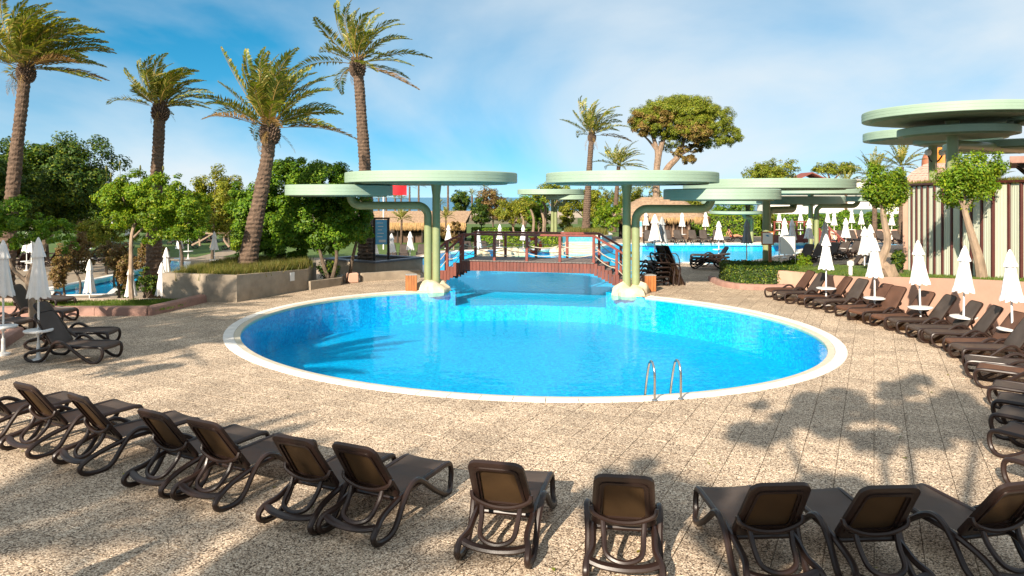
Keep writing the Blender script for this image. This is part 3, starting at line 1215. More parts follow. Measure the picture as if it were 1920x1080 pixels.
p = at(771, 545)
bin_box(p.x, p.y, 'orange timber bin on the deck beside the boulder at the fountain end of the bridge')
p = at(1212, 546)
bin_box(p.x + .1, p.y, 'orange timber bin beside the boulder at the stacked lounger end of the bridge')

# ------------------------------------------------------------------ footbridge
def build_bridge():
    A = Vector((ax(826, 30.1), 30.1, 0))      # near fascia, fountain end
    B = Vector((ax(1168, 28.3), 28.3, 0))
    d = (B - A)
    Lb = d.length
    d.normalize()
    nrm = Vector((-d.y, d.x, 0))             # away from the camera
    W = 2.0
    t = thing('footbridge', 'red stained timber footbridge arching over the pool channel', 'bridge', tuple(A), math.atan2(d.y, d.x))
    P = lambda s_, w, z: A + d * s_ + nrm * w + Vector((0, 0, z))
    ztop, zun = .93, .53
    f0, f1 = .95, Lb - 1.15                  # flat part of the deck
    def top(s_):
        if s_ < f0:
            return max(.12, ztop * (s_ + .62) / (f0 + .62))
        if s_ > f1:
            return max(.12, ztop * (Lb + .5 - s_) / (Lb + .5 - f1))
        return ztop
    def und(s_):
        if s_ < f0 + .1:
            return -.12 + (zun + .12) * max(0, s_ + .05) / (f0 + .15)
        if s_ > f1 - .1:
            return -.12 + (zun + .12) * max(0, Lb + .05 - s_) / (Lb + .15 - f1)
        return zun
    # fascia boards, upright, stepped tops at the two ends
    for w in (0.0, W):
        n = int((Lb + .9) / .145)
        for i in range(n):
            s0 = -.45 + i * .145
            sc = s0 + .07
            zt = top(sc)
            if sc < f0 or sc > f1:
                zt = math.ceil(zt / .17) * .17
                zt = min(zt, ztop)
            zb = max(-.04 if 0 < sc < Lb else 0.0, und(min(max(sc, 0), Lb)))
            if sc < 0 or sc > Lb:
                zb = 0.0
            if zt - zb < .03:
                continue
            b = MB()
            b.box(P(sc, w, (zt + zb) / 2), (.137, .045, zt - zb), math.atan2(d.y, d.x), .006)
            b.build('fascia_board', M['bridge'], t)
    # deck planks and treads
    n = int((f1 - f0) / .15)
    for i in range(n):
        b = MB()
        b.box(P(f0 + (i + .5) * (f1 - f0) / n, W / 2, ztop + .022), ((f1 - f0) / n - .008, W + .14, .035), math.atan2(d.y, d.x), .006)
        b.build('deck_plank', M['bridgetop'], t)
    for s_, dr in ((f0, -1), (f1, 1)):
        for k in range(5):
            b = MB()
            b.box(P(s_ + dr * (.16 + k * .29), W / 2, ztop - .17 * (k + 1) + .02), (.30, W - .1, .04), math.atan2(d.y, d.x), .006)
            b.build('tread', M['bridgetop'], t)
    # posts, handrails, ropes
    sp = [(871 - 826) / 342 * Lb]
    sp = [f0 + .02 + k * (f1 - f0 - .04) / 4 for k in range(5)]
    for w in (0.06, W - .06):
        allp = [(-.42, .62), (.28, .80)] + [(s_, ztop) for s_ in sp] + [(Lb - .25, .62), (Lb + .45, .22)]
        tops = []
        for i, (s_, zb) in enumerate(allp):
            if i == 0:
                zt, zb = 1.12, 0.0
            elif i == 1:
                zt, zb = 1.72, .35
            elif i >= 7:
                zt = 2.02 - (s_ - f1) * .60
                zb = .05
            else:
                zt = 2.02
            b = MB()
            b.box(P(s_, w, (zt + zb) / 2), (.11, .11, zt - zb), math.atan2(d.y, d.x), .012)
            b.build('rail_post', M['rail'], t)
            tops.append((s_, zt))
        for (s0, z0), (s1, z1) in zip(tops[:-1], tops[1:]):
            p0, p1 = P(s0, w, z0 + .03), P(s1, w, z1 + .03)
            v = p1 - p0
            q = v.to_track_quat('X', 'Z').to_matrix()
            b = MB()
            b.box((p0 + p1) / 2, (v.length + .02, .16, .085), M=q, bev=.012)
            b.build('handrail', M['rail'], t)
            for hh in (.38, .72):
                zz0, zz1 = z0 - 1.1 + hh, z1 - 1.1 + hh
                b = MB()
                b.tube([P(s0 + (s1 - s0) * k / 8, w, zz0 + (zz1 - zz0) * k / 8 - .12 * 4 * (k / 8) * (1 - k / 8)) for k in range(9)], .017, 6)
                b.build('rope', M['rope'], t, smooth=True)
    # life ring hung on the far rail
    c = P(sp[2] - .12, W + .06, ztop + .56)
    lr = thing('life_ring', 'orange and white life ring hung on the far rail of the bridge', 'life ring', tuple(c))
    rr = [Vector((math.cos(a), 0, math.sin(a))) for a in np.linspace(0, 2 * PI, 33)[:-1]]
    rot = Matrix.Rotation(math.atan2(d.y, d.x), 3, 'Z')
    b = MB()
    b.tube([c + rot @ (v * .29) for v in rr], .075, 10, closed=True)
    b.build('ring', M['orange'], lr, smooth=True)
    for k in range(4):
        b = MB()
        a0 = k * PI / 2 + .55
        b.tube([c + rot @ Vector((math.cos(a) * .29, 0, math.sin(a) * .29)) for a in np.linspace(a0, a0 + .42, 5)], .079, 10)
        b.build('white_band', M['white'], lr, smooth=True)
    b = MB()
    b.tube(catmull([c + rot @ (Vector((math.cos(a), 0, math.sin(a))) * (.38 + .03 * math.sin(4 * a))) for a in np.linspace(0, 2 * PI, 17)[:-1]], 3, True), .012, 5, closed=True)
    b.build('grab_line', M['rope'], lr)
    return t


build_bridge()
# ------------------------------------------------------------------ retaining walls, planters, striped wall
def kerb_line(name, label, pts, w, z1, mat=None, seg=1.5, cat='kerb'):
    t = thing(name, label, cat, (pts[0][0], pts[0][1], 0))
    for a, c in zip(pts[:-1], pts[1:]):
        a, c = Vector(a), Vector(c)
        L_ = (c - a).length
        n = max(1, round(L_ / seg))
        for k in range(n):
            q0, q1 = a + (c - a) * (k / n), a + (c - a) * ((k + 1) / n)
            dd = (q1 - q0).normalized() * .006
            q0, q1 = q0 + dd, q1 - dd
            nn = Vector((-dd.y, dd.x)).normalized()
            b = MB()
            prof = [(-w / 2, -.03), (-w / 2, z1 * .62), (-w * .42, z1 * .88), (-w * .22, z1), (w * .22, z1), (w * .42, z1 * .88), (w / 2, z1 * .62), (w / 2, -.03)]
            if k == 0:
                q0 = q0 - dd.normalized() * (w * .35)
            for q in (q0, q1):
                b.v += [(q.x + nn.x * o, q.y + nn.y * o, z) for o, z in prof]
            m = len(prof)
            for i in range(m):
                b.f.append((i, (i + 1) % m, m + (i + 1) % m, m + i))
            b.f.append(tuple(range(m)))
            b.f.append(tuple(range(2 * m - 1, m - 1, -1)))
            b.build('kerb_stone', mat or M['kerb'], t, smooth=True)
    return t


kerb_line('kerb', 'rounded reddish kerb edging the small lawn before the planter wall', [(-19, 21.7), (-11.1, 21.75), (-10.55, 25.0)], .36, .27)
sheet('lawn', [(-19, 21.85), (-11.2, 21.9), (-10.8, 24.0), (-12.0, 24.1), (-19, 23.0)], [], .12, M['lawn'], -.02)
sheet('footpath', [(-19, 23.0), (-12.0, 24.1), (-12.0, 24.29), (-12.3, 24.29), (-19, 24.29)], [], .15, M['path'], -.02)
kerb_line('kerb', 'rounded reddish kerb corner beside the loungers by the tan branching shrub', [(-17, 18.7), (-12.8, 18.35), (-12.15, 16.7), (-12.6, 15.0)], .3, .24)
sheet('planting_bed', [(-17, 18.6), (-12.9, 18.25), (-12.3, 16.7), (-12.7, 15.0), (-17, 15)], [], .1, M['soil'], -.02)


def wall_run(name, label, pts, tops, thick, mat, cat='wall', cap=None, base=-.05):
    """wall along pts with a top height at each point"""
    t = thing(name, label, cat, (pts[0][0], pts[0][1], 0))
    P = [Vector((p[0], p[1])) for p in pts]
    m = len(P)
    def off(o):
        out = []
        for i in range(m):
            a = P[max(i - 1, 0)]
            c = P[min(i + 1, m - 1)]
            d = (c - a).normalized()
            out.append(P[i] + Vector((-d.y, d.x)) * o)
        return out
    l, r = off(thick / 2), off(-thick / 2)
    b = MB()
    for i in range(m):
        b.v += [(l[i].x, l[i].y, base), (l[i].x, l[i].y, tops[i]), (r[i].x, r[i].y, tops[i]), (r[i].x, r[i].y, base)]
    for i in range(m - 1):
        for q in range(4):
            b.f.append((i * 4 + q, i * 4 + (q + 1) % 4, (i + 1) * 4 + (q + 1) % 4, (i + 1) * 4 + q))
    b.f.append((0, 1, 2, 3))
    b.f.append(tuple((m - 1) * 4 + q for q in (3, 2, 1, 0)))
    b.build('wall_body', mat, t)
    if cap is not None:
        l, r = off(thick / 2 + .03), off(-thick / 2 - .03)
        c = MB()
        for i in range(m):
            c.v += [(l[i].x, l[i].y, tops[i] + .001), (l[i].x, l[i].y, tops[i] + .06), (r[i].x, r[i].y, tops[i] + .06), (r[i].x, r[i].y, tops[i] + .001)]
        for i in range(m - 1):
            for q in range(4):
                c.f.append((i * 4 + q, i * 4 + (q + 1) % 4, (i + 1) * 4 + (q + 1) % 4, (i + 1) * 4 + q))
        c.f.append((0, 1, 2, 3))
        c.f.append(tuple((m - 1) * 4 + q for q in (3, 2, 1, 0)))
        c.build('coping_slab', cap, t)
    return t


# curved pink wall behind the lounger arc
pw = catmull([(13.6, 6, 1.8), (13.55, 10, 1.75), (13.45, 14, 1.62), (13.2, 17, 1.50), (12.9, 19, 1.38), (12.35, 22, 1.12), (11.75, 25, .82), (11.2, 27.2, .72), (10.4, 28.6, .70)], 4)
wall_run('retaining_wall', 'long curved pink rendered retaining wall behind the arc of loungers', [(p.x, p.y) for p in pw], [p.z for p in pw], .24, M['pinkwall'])
b = MB()
back = [(16.5, 6, 1.75), (16.4, 10, 1.7), (16.2, 14, 1.6), (16, 17, 1.48), (15.9, 19, 1.38), (15.8, 22, 1.15), (15.6, 25, .95), (15.6, 27.6, .85), (14, 30, .75)]
bk = catmull(back, 4)
for i in range(len(pw) - 1):
    b.quad((pw[i].x + .1, pw[i].y, pw[i].z - .03), (bk[i].x, bk[i].y, bk[i].z), (bk[i + 1].x, bk[i + 1].y, bk[i + 1].z), (pw[i + 1].x + .1, pw[i + 1].y, pw[i + 1].z - .03))
ln = b.build('lawn', M['lawn'])
ln['kind'] = 'structure'
RL = [(p.copy(), q.copy()) for p, q in zip(pw, bk)]


def lawn_z(x, y):
    i = min(range(len(pw)), key=lambda k: abs(pw[k].y - y))
    p, q = RL[i]
    t = max(0, min(1, (x - p.x) / (q.x - p.x)))
    return p.z - .03 + (q.z - p.z + .03) * t


def blades(name, label, pts, n, h, mat, seed, wid=.012, lean=.4, parent=None):
    """tufts of grass blades spread over pts (list of (x,y,z))"""
    rng = np.random.RandomState(seed)
    P = np.array(pts)
    idx = rng.randint(0, len(P), n)
    base = P[idx] + np.c_[rng.normal(0, .12, n), rng.normal(0, .12, n), np.zeros(n)]
    a = rng.uniform(0, 2 * PI, n)
    hh = h * rng.uniform(.45, 1.15, n)
    ln_ = rng.uniform(.1, lean, n) * hh
    a2 = rng.uniform(0, 2 * PI, n)
    tip = base + np.c_[np.cos(a2) * ln_, np.sin(a2) * ln_, hh]
    w = np.c_[np.cos(a), np.sin(a), np.zeros(n)] * wid
    V = np.stack([base - w, base + w, tip], 1)
    o = fast_mesh(name, V, 3, mat, parent)
    if parent is None:
        o['kind'] = 'stuff'
        o['label'] = label
        o['category'] = 'grass'
    return o


pts = []
for (p, q) in RL:
    for k in range(40):
        t = random.Random(k + int(p.y * 1000)).random() * .9 + .06
        v = p.lerp(q, t)
        pts.append((v.x, v.y + random.Random(k * 7 + int(p.y * 100)).uniform(-.45, .45), v.z - .03))
blades('grass', 'short green grass on the raised strip behind the pink wall', pts, 26000, .07, M['blade'], 4, .010)
rg = random.Random(3)
pts = []
while len(pts) < 900:
    x, y = rg.uniform(-18, -10.8), rg.uniform(21.9, 24.1)
    if y < 23.0 + (x + 19) / 7 * 1.1:
        pts.append((x, y, .12))
blades('grass', 'short green grass on the small lawn inside the reddish kerb', pts, 22000, .08, M['blade'], 5, .010)

# planter with the leaning palm
PLP = [(-12.0, 24.4), (-9.43, 24.35), (-7.95, 27.7), (-8.4, 30.5), (-11.9, 30.2)]
pl = thing('planter', 'angular rendered planter wall with wild grass and a leaning palm', 'planter', (-9.43, 24.35, 0))
tops = [1.0, .93, .80, .8, .95]
for i in range(5):
    a, c = Vector(PLP[i]), Vector(PLP[(i + 1) % 5])
    d = (c - a).normalized()
    nn = Vector((-d.y, d.x))
    b = MB()
    e = -.012 if i % 2 else .012
    q0, q1 = a + d * .0, c - d * .0
    z0, z1 = tops[i], tops[(i + 1) % 5]
    ib, ic = a + nn * .22 + d * .2, c + nn * .22 - d * .2
    for q, z in ((q0, z0), (q1, z1), (ic, z1), (ib, z0)):
        b.v.append((q.x, q.y, -.9))
    for q, z in ((q0, z0), (q1, z1), (ic, z1), (ib, z0)):
        b.v.append((q.x, q.y, z))
    b.f += [(0, 1, 5, 4), (1, 2, 6, 5), (2, 3, 7, 6), (3, 0, 4, 7), (4, 5, 6, 7)]
    b.build('wall', M['plaster'], pl)
b = MB()
b.prism([(-11.8, 24.55), (-9.6, 24.52), (-8.15, 27.8), (-8.55, 30.3), (-11.75, 30.05)], .3, [.92, .86, .72, .72, .88], bottom=False)
b.build('soil', M['soil'], pl)
b = MB()
p = at(547, 545)
dv = Vector((1.48, 3.35)).normalized()
c = Vector((-9.43, 24.35)) + dv * 2.75
b.box((c.x + dv.y * .012, c.y - dv.x * .012, .60), (.24, .02, .32), math.atan2(dv.y, dv.x), .004)
b.build('notice_plate', M['paper'], pl)
pts = []
while len(pts) < 1500:
    x, y = rg.uniform(-11.7, -8.2), rg.uniform(24.6, 30.1)
    if inside([(-11.75, 24.6), (-9.65, 24.6), (-8.2, 27.8), (-8.6, 30.2), (-11.7, 30)], x, y):
        pts.append((x, y, .74))
blades('wild_grass', 'wild yellow green grass filling the angular planter', pts, 30000, .46, M['dryblade'], 6, .012, .6)

# low planter wall, pink block, fountain planter
wall_run('low_wall', 'low rendered planter wall under the big round tree', [(-7.95, 27.65), (-7.15, 29.1), (-7.3, 30.4)], [.34, .30, .30], .3, M['plaster'])
b = MB()
b.box((-6.78, 30.1, .2), (.46, .5, .42), .5, .04)
o = b.build('stone_block', M['pinkwall'])
tag(o, 'pink stone block at the end of the low wall by the fountain planter', 'stone block')
wall_run('low_wall', 'low rendered wall running from the pink block to the orange timber bin', [(-6.45, 30.35), (-5.2, 31.2), (-4.15, 31.8)], [.36, .36, .36], .24, M['plaster'])
FP = [(-8.9, 33.9), (-6.15, 32.0), (-4.35, 34.6), (-7.2, 36.5)]
fp = thing('fountain_planter', 'dark raised planter with grey slate edge holding a tall palm', 'planter', (-6.15, 32.0, 0))
for i in range(4):
    a, c = Vector(FP[i]), Vector(FP[(i + 1) % 4])
    d = (c - a).normalized()
    nn = Vector((-d.y, d.x))
    for nm, z0, z1, o0, o1, mt in (('wall', -.9, .62, 0, .24, M['plaster']), ('slate_edge', .625, .70, -.05, .30, M['slate'])):
        b = MB()
        q = [a + nn * o0 + d * o0, c + nn * o0 - d * o0, c + nn * o1 - d * o1, a + nn * o1 + d * o1]
        b.prism([(v.x, v.y) for v in q], z0, z1)
        b.build(nm, mt, fp)
b = MB()
b.prism([(-8.6, 33.95), (-6.2, 32.3), (-4.65, 34.55), (-7.15, 36.15)], .3, .55, bottom=False)
b.build('soil', M['soil'], fp)

# striped wall of pale green panels and dark red posts
def build_striped():
    pts = [(14.70, 9 + .0)]
    ys = [8.4 + .5 * k for k in range(38)]
    xs = []
    for y in ys:
        if y < 21:
            x = 14.655 + (20.9 - y) * .02
        elif y < 24:
            x = 14.52
        else:
            x = 14.52 + (y - 24) ** 1.4 * .11
        xs.append(x)
    t = thing('striped_wall', 'tall wall of pale green upright panels between dark red steel posts', 'wall', (xs[0], ys[0], 0))
    for k in range(len(ys) - 1):
        a, c = Vector((xs[k], ys[k])), Vector((xs[k + 1], ys[k + 1]))
        d = (c - a)
        L_ = d.length
        d.normalize()
        ang = math.atan2(d.y, d.x)
        mid = (a + c) / 2
        zb = lawn_z(mid.x - .3, mid.y) - .1
        b = MB()
        w = L_ - .095
        b.box((mid.x, mid.y, (4.0 + zb) / 2), (w, .05, 4.0 - zb), ang, .008)
        for q in (-1, 0, 1):
            b.box((mid.x - d.y * .027 + d.x * q * w * .25, mid.y + d.x * .027 + d.y * q * w * .25, (3.98 + zb) / 2), (.02, .016, 3.9 - zb), ang)
        b.build('panel', M['panel'], t)
        b = MB()
        b.box((a.x - d.y * .01, a.y + d.x * .01, (4.03 + zb) / 2), (.085, .12, 4.03 - zb), ang, .01)
        b.build('steel_post', M['bar'], t)
    b = MB()
    for k in range(len(ys) - 1):
        a, c = Vector((xs[k], ys[k])), Vector((xs[k + 1], ys[k + 1]))
        mid = (a + c) / 2
        b.box((mid.x, mid.y, 4.07), ((c - a).length + .01, .2, .07), math.atan2(c.y - a.y, c.x - a.x))
    b.build('top_rail', M['bar'], t)
    pts = [(x + rg.uniform(.15, 1.6), y + rg.uniform(0, .5), 4.02) for x, y in zip(xs, ys) for _ in range(14)]
    blades('roof_grass', 'brown green grass along the flat roof above the striped wall', pts, 14000, .22, M['dryblade'], 8, .016, .6)
    rf = MB()
    for k in range(len(ys) - 1):
        rf.quad((xs[k] + .12, ys[k], 4.0), (xs[k] + 9, ys[k], 4.0), (xs[k + 1] + 9, ys[k + 1], 4.0), (xs[k + 1] + .12, ys[k + 1], 4.0))
    rf.build('roof', M['soil'], t)
    # pink end pier
    b = MB()
    b.box((xs[-1] + .25, ys[-1] + .25, 1.9), (.42, .42, 4.2), .3, .02)
    b.build('end_pier', M['pinkwall'], t)


build_striped()

# ------------------------------------------------------------------ sun loungers
def make_lounger(name='sun_lounger', ang=50, cloth='sling'):
    """origin on the ground under the middle; +y is the foot end"""
    t = thing(name, None, 'sun lounger', (0, 0, 0))
    Yl = lambda s_: .95 - s_
    for sx in (-1, 1):
        xr, xo = .298 * sx, .352 * sx
        loop = [(xr, .60, .335), (xr, .25, .338), (xr, .07, .335), (xr, -.01, .30), (xr * 1.02, -.03, .20), (xr * 1.06, .01, .08), (xo, .10, .022), (xo, .22, .035), (xo, .42, .15),
                (xo * 1.02, .64, .31), (xo * 1.04, .78, .405), (xo * 1.05, .90, .44), (xo * 1.04, 1.01, .40), (xo, 1.12, .26), (xo, 1.24, .09), (xo, 1.36, .022), (xo, 1.52, .022), (xo, 1.63, .06),
                (xo, 1.66, .13), (xo * .98, 1.58, .195), (xr, 1.42, .235), (xr, 1.22, .29), (xr, .95, .33)]
        P = catmull([(x, Yl(s_), z) for x, s_, z in loop], 4, True)
        b = MB()
        b.tube(P, .033, 8, closed=True)
        b.build('side_frame', M['resin'], t, smooth=True)
    b = MB()
    prof = [(-.012, .27), (-.022, .315), (.0, .345), (.05, .357)] + [(s_, .357 - .012 * math.sin(PI * (s_ - .05) / 1.05)) for s_ in np.linspace(.14, 1.10, 9)]
    nx = 6
    for s_, z in prof:
        for i in range(nx + 1):
            x = -.278 + .556 * i / nx
            b.v.append((x, Yl(s_), z - .014 * (1 - (2 * i / nx - 1) ** 2)))
    for k in range(len(prof) - 1):
        for i in range(nx):
            b.f.append((k * (nx + 1) + i, k * (nx + 1) + i + 1, (k + 1) * (nx + 1) + i + 1, (k + 1) * (nx + 1) + i))
    b.build('seat_sling', M[cloth], t, smooth=True)
    for s_, z in ((.05, .31), (.55, .30), (1.08, .30)):
        b = MB()
        b.tube([(-.29, Yl(s_), z), (.29, Yl(s_), z)], .022 if s_ < 1 else .036, 8)
        b.build('seat_bar', M['resin'], t, smooth=True)
    # back: frame ring, cloth, ribs behind
    A = math.radians(ang)
    hinge = Vector((0, Yl(1.08), .345))
    up = Vector((0, -math.cos(A), math.sin(A)))
    nb = Vector((0, -math.sin(A), -math.cos(A)))     # towards the back side
    Q = lambda x, l, o=0: hinge + Vector((x, 0, 0)) + up * l + nb * o
    def rr(w0, w1, l0, l1, r, n=5):
        out = []
        for cx, cl, a0 in ((w1 - r, l1 - r, 0), (-w1 + r, l1 - r, 90), (-w0 + r, l0 + r, 180), (w0 - r, l0 + r, 270)):
            for k in range(n + 1):
                a = math.radians(a0 + 90 * k / n)
                out.append((cx + r * math.cos(a), cl + r * math.sin(a)))
        return out
    bl = .80
    outer, inner = rr(.315, .285, -.02, bl, .10), rr(.212, .186, .13, bl - .125, .06)
    mid = rr(.285, .255, .02, bl - .03, .08)
    b = MB()
    rings = [(outer, .0), (outer, .035), (mid, .05), (inner, .035), (inner, .006)]
    for ring, o in rings:
        b.v += [tuple(Q(x, l, o)) for x, l in ring]
    m = len(outer)
    for k in range(len(rings) - 1):
        for i in range(m):
            b.f.append((k * m + i, k * m + (i + 1) % m, (k + 1) * m + (i + 1) % m, (k + 1) * m + i))
    bf = b.build('backrest_frame', M['resin'], t, smooth=True)
    b = MB()
    groove, g2 = rr(.258, .228, .07, bl - .062, .07), rr(.236, .208, .10, bl - .095, .065)
    for ring, o in ((groove, .044), (groove, .058), (g2, .058), (g2, .040)):
        b.v += [tuple(Q(x, l, o)) for x, l in ring]
    for k in range(3):
        for i in range(m):
            b.f.append((k * m + i, k * m + (i + 1) % m, (k + 1) * m + (i + 1) % m, (k + 1) * m + i))
    b.build('frame_rib', M['resin'], bf, smooth=True)
    b = MB()
    cl = rr(.30, .27, .0, bl - .015, .09)
    n0 = len(b.v)
    for f_, o in ((1.0, -.002), (.96, -.008), (.6, -.004), (.0, .002)):
        b.v += [tuple(Q(x * f_, (l - bl / 2) * f_ + bl / 2, o)) for x, l in cl]
    for k in range(3):
        for i in range(m):
            b.f.append((k * m + i, k * m + (i + 1) % m, (k + 1) * m + (i + 1) % m, (k + 1) * m + i))
    b.build('back_sling', M[cloth], t, smooth=True)
    b = MB()
    ip = rr(.215, .189, .127, bl - .122, .06)
    b.v += [tuple(Q(x, l, .010)) for x, l in ip] + [tuple(Q(x, l, .016)) for x, l in ip]
    b.f += [(i, (i + 1) % m, m + (i + 1) % m, m + i) for i in range(m)] + [tuple(range(m)), tuple(range(2 * m - 1, m - 1, -1))]
    b.build('back_panel', M['back_panel'], bf)
    # bowed cross bar on the back and the prop bracket
    b = MB()
    b.tube(catmull([Q(-.31, .30, .02), Q(-.29, .26, .075), Q(-.15, .215, .115), Q(0, .20, .125), Q(.15, .215, .115), Q(.29, .26, .075), Q(.31, .30, .02)], 4), .033, 8, flat=.75)
    b.build('cross_bar', M['resin'], t, smooth=True)
    b = MB()
    y0 = Yl(1.46)
    c0, c1 = Q(-.2, .21, .10), Q(.2, .21, .10)
    if ang > 30:
        b.tube(catmull([c0, (-.19, y0 + .12, .34), (-.16, y0 - .02, .21), (0, y0 - .07, .165), (.16, y0 - .02, .21), (.19, y0 + .12, .34), c1], 5), .027, 8)
    else:
        b.tube(catmull([(-.19, y0 + .3, .28), (-.16, y0 + .0, .21), (0, y0 - .05, .18), (.16, y0 + .0, .21), (.19, y0 + .3, .28)], 5), .020, 8)
    b.build('prop_bracket', M['resin'], t, smooth=True)
    b = MB()
    b.tube(catmull([(-.33, Yl(1.56), .19), (-.2, Yl(1.60), .165), (0, Yl(1.62), .155), (.2, Yl(1.60), .165), (.33, Yl(1.56), .19)], 4), .05, 8, flat=.62)
    b.build('rear_bar', M['resin'], t, smooth=True)
    return t


LP = make_lounger('sun_lounger', 55)
LP.location = (0, -40, 0)
LB = make_lounger('sun_lounger', 54, 'sling_red')
LB.location = (0, -42, 0)
USED = [False, False]


def lounger(foot, back, label, group, scale=1.0, z=0.0, src=None):
    """foot and back: points under the foot end and the head end of the back"""
    f, k = Vector((foot[0], foot[1])), Vector((back[0], back[1]))
    d = (f - k).normalized()
    o = f - d * .95 * scale
    rz = math.atan2(d.y, d.x) - PI / 2
    if not USED[0]:
        USED[0] = True
        LP.location = (o.x, o.y, z)
        LP.rotation_euler = (0, 0, rz)
        LP['label'] = label
        LP['group'] = group
        return LP
    if src is not None and not USED[1]:
        USED[1] = True
        src.location = (o.x, o.y, z)
        src.rotation_euler = (0, 0, rz)
        src['label'] = label
        src['group'] = group
        return src
    return place(src or LP, (o.x, o.y, z), rz, label, group, scale)


near = [((-68, 716), (143, 738)), ((36, 733), (241, 753)), ((148, 752), (350, 776)), ((287, 783), (471, 801)), ((370, 806), (557, 817)), ((548, 834), (700, 843)),
        ((661, 850), (804, 857)), ((928, 883), (988, 879)), ((1170, 912), (1167, 899)), ((1470, 929), (1356, 910)), ((1680, 936), (1521, 914)), ((1930, 926), (1684, 910))]
desc = ['brown sun lounger cut by the picture edge, first of the near row',
        'brown sun lounger with lit tan back, second in the near row',
        'brown sun lounger with shaded back, third in the near row',
        'brown sun lounger with shaded back, fourth in the near row',
        'brown sun lounger with lit tan back panel, fifth in the near row',
        'brown sun lounger tucked beside a shaded one, sixth in the near row',
        'brown sun lounger with dark shaded back, seventh in the near row',
        'brown sun lounger standing apart with sunlit tan back, eighth in the near row',
        'brown sun lounger turned straight to the pool, ninth in the near row',
        'brown sun lounger in tree shade, tenth in the near row',
        'brown sun lounger in tree shade, eleventh in the near row',
        'brown sun lounger with lit back at the end of the near row, twelfth']
for (bk_, ft), d_ in zip(near, desc):
    lounger(at(*ft, .35), at(*bk_, .90), d_, 'loungers in the near row')
arcL = [((1443, 542), (1525, 515)), ((1465, 548), (1552, 520)), ((1503, 555), (1590, 527)), ((1537, 563), (1622, 532)), ((1580, 575), (1673, 542)), ((1605, 582), (1707, 547)),
        ((1647, 592), (1760, 557)), ((1673, 598), (1790, 565)), ((1713, 612), (1845, 578)), ((1740, 620), (1877, 587)), ((1787, 638), (1940, 600)), ((1795, 648), (1962, 612)),
        ((1812, 670), (1990, 636)), ((1834, 685), (2020, 654)), ((1863, 718), (2080, 690)), ((1872, 742), (2105, 715)), ((1873, 767), (2120, 745)), ((1878, 797), (2140, 785)), ((1912, 850), (2200, 850))]
for i, (ft, bk_) in enumerate(arcL):
    f_ = at(*ft, .35)
    k_ = at(*bk_, .90)
    k_ = f_ + Matrix.Rotation(math.radians(20 if i < 12 else 8), 3, 'Z') @ (k_ - f_)
    lounger(f_, k_, 'brown sun lounger facing the pool, %s along the pink wall counted from the hedge bed' % ordinal(i), 'loungers along the pink wall', src=LB if i in (0, 2, 4, 5, 6, 10, 13) else None)
# loungers by the big grey parasol
lounger(at(208, 646, .35), at(48, 596, .9), 'brown sun lounger with side to the camera beside the parasol with blue table', 'loungers by the planting bed', 1.05)
lounger(at(211, 620, .35), at(66, 580, .9), 'brown sun lounger behind the parasol pole with blue table', 'loungers by the planting bed', 1.08)
lounger(at(130, 582, .35), at(-30, 545, .9), 'brown sun lounger nearest the reddish kerb of the small lawn', 'loungers by the planting bed', 1.08)
lounger(at(45, 602, .35), at(-120, 560, .9), 'brown sun lounger mostly outside the picture by the planting bed', 'loungers by the planting bed', 1.08)
lounger(at(122, 560, .35), at(10, 520, .9), 'brown sun lounger behind the tan branching shrub', 'loungers by the planting bed', 1.05)

LF = make_lounger('sun_lounger', 6)
LF.location = at(1332, 503)
LF.rotation_euler = (0, 0, math.radians(80))
tag(LF, 'flat brown sun lounger at the bottom of a stack on the lagoon deck', 'sun lounger', 'stacked loungers')
for k in range(2):
    q = LF.location
    place(LF, (q[0] + .03 * k, q[1], .17 * (k + 1)), math.radians(80 + 2 * k), ('flat brown sun lounger in the middle of a stack on the lagoon deck', 'flat brown sun lounger topmost of a stack on the lagoon deck')[k], 'stacked loungers')
p = at(1366, 499)
place(LP, (p.x - .6, p.y + .2, .0), math.radians(95), 'brown sun lounger with raised back behind the flat stack on the lagoon deck', 'stacked loungers')
# heap of loungers behind the boulder
p = at(1236, 536)
for k in range(4):
    place(LF, (p.x - .15 + .02 * k, p.y + .5, .19 * k), math.radians(12 + k), 'flat black sun lounger, %s from the bottom of the stack behind the timber bin' % ordinal(k), 'stacked loungers')
for k in range(2):
    o = place(LF, (p.x + .1 + k * .22, p.y + .2, .62), math.radians(20), 'brown sun lounger tipped upright against the stack behind the timber bin, %s of two' % ordinal(k), 'stacked loungers')
    o.rotation_euler = (math.radians(-62), 0, math.radians(-68))
p = at(1408, 508)
for k in range(2):
    place(LF, (p.x, p.y + .6 - k * .7, 0), math.radians(78), 'brown sun lounger laid flat beside the hedge bed, %s from the lagoon' % ordinal(k), 'loungers by the hedge bed')

# more distant loungers
def far_row(items, fmt, group, z=0.0):
    for i, (px, py, hd) in enumerate(items):
        p = at(px, py, z)
        place(LP, (p.x, p.y, z), math.radians(hd), fmt % ordinal(i), group)


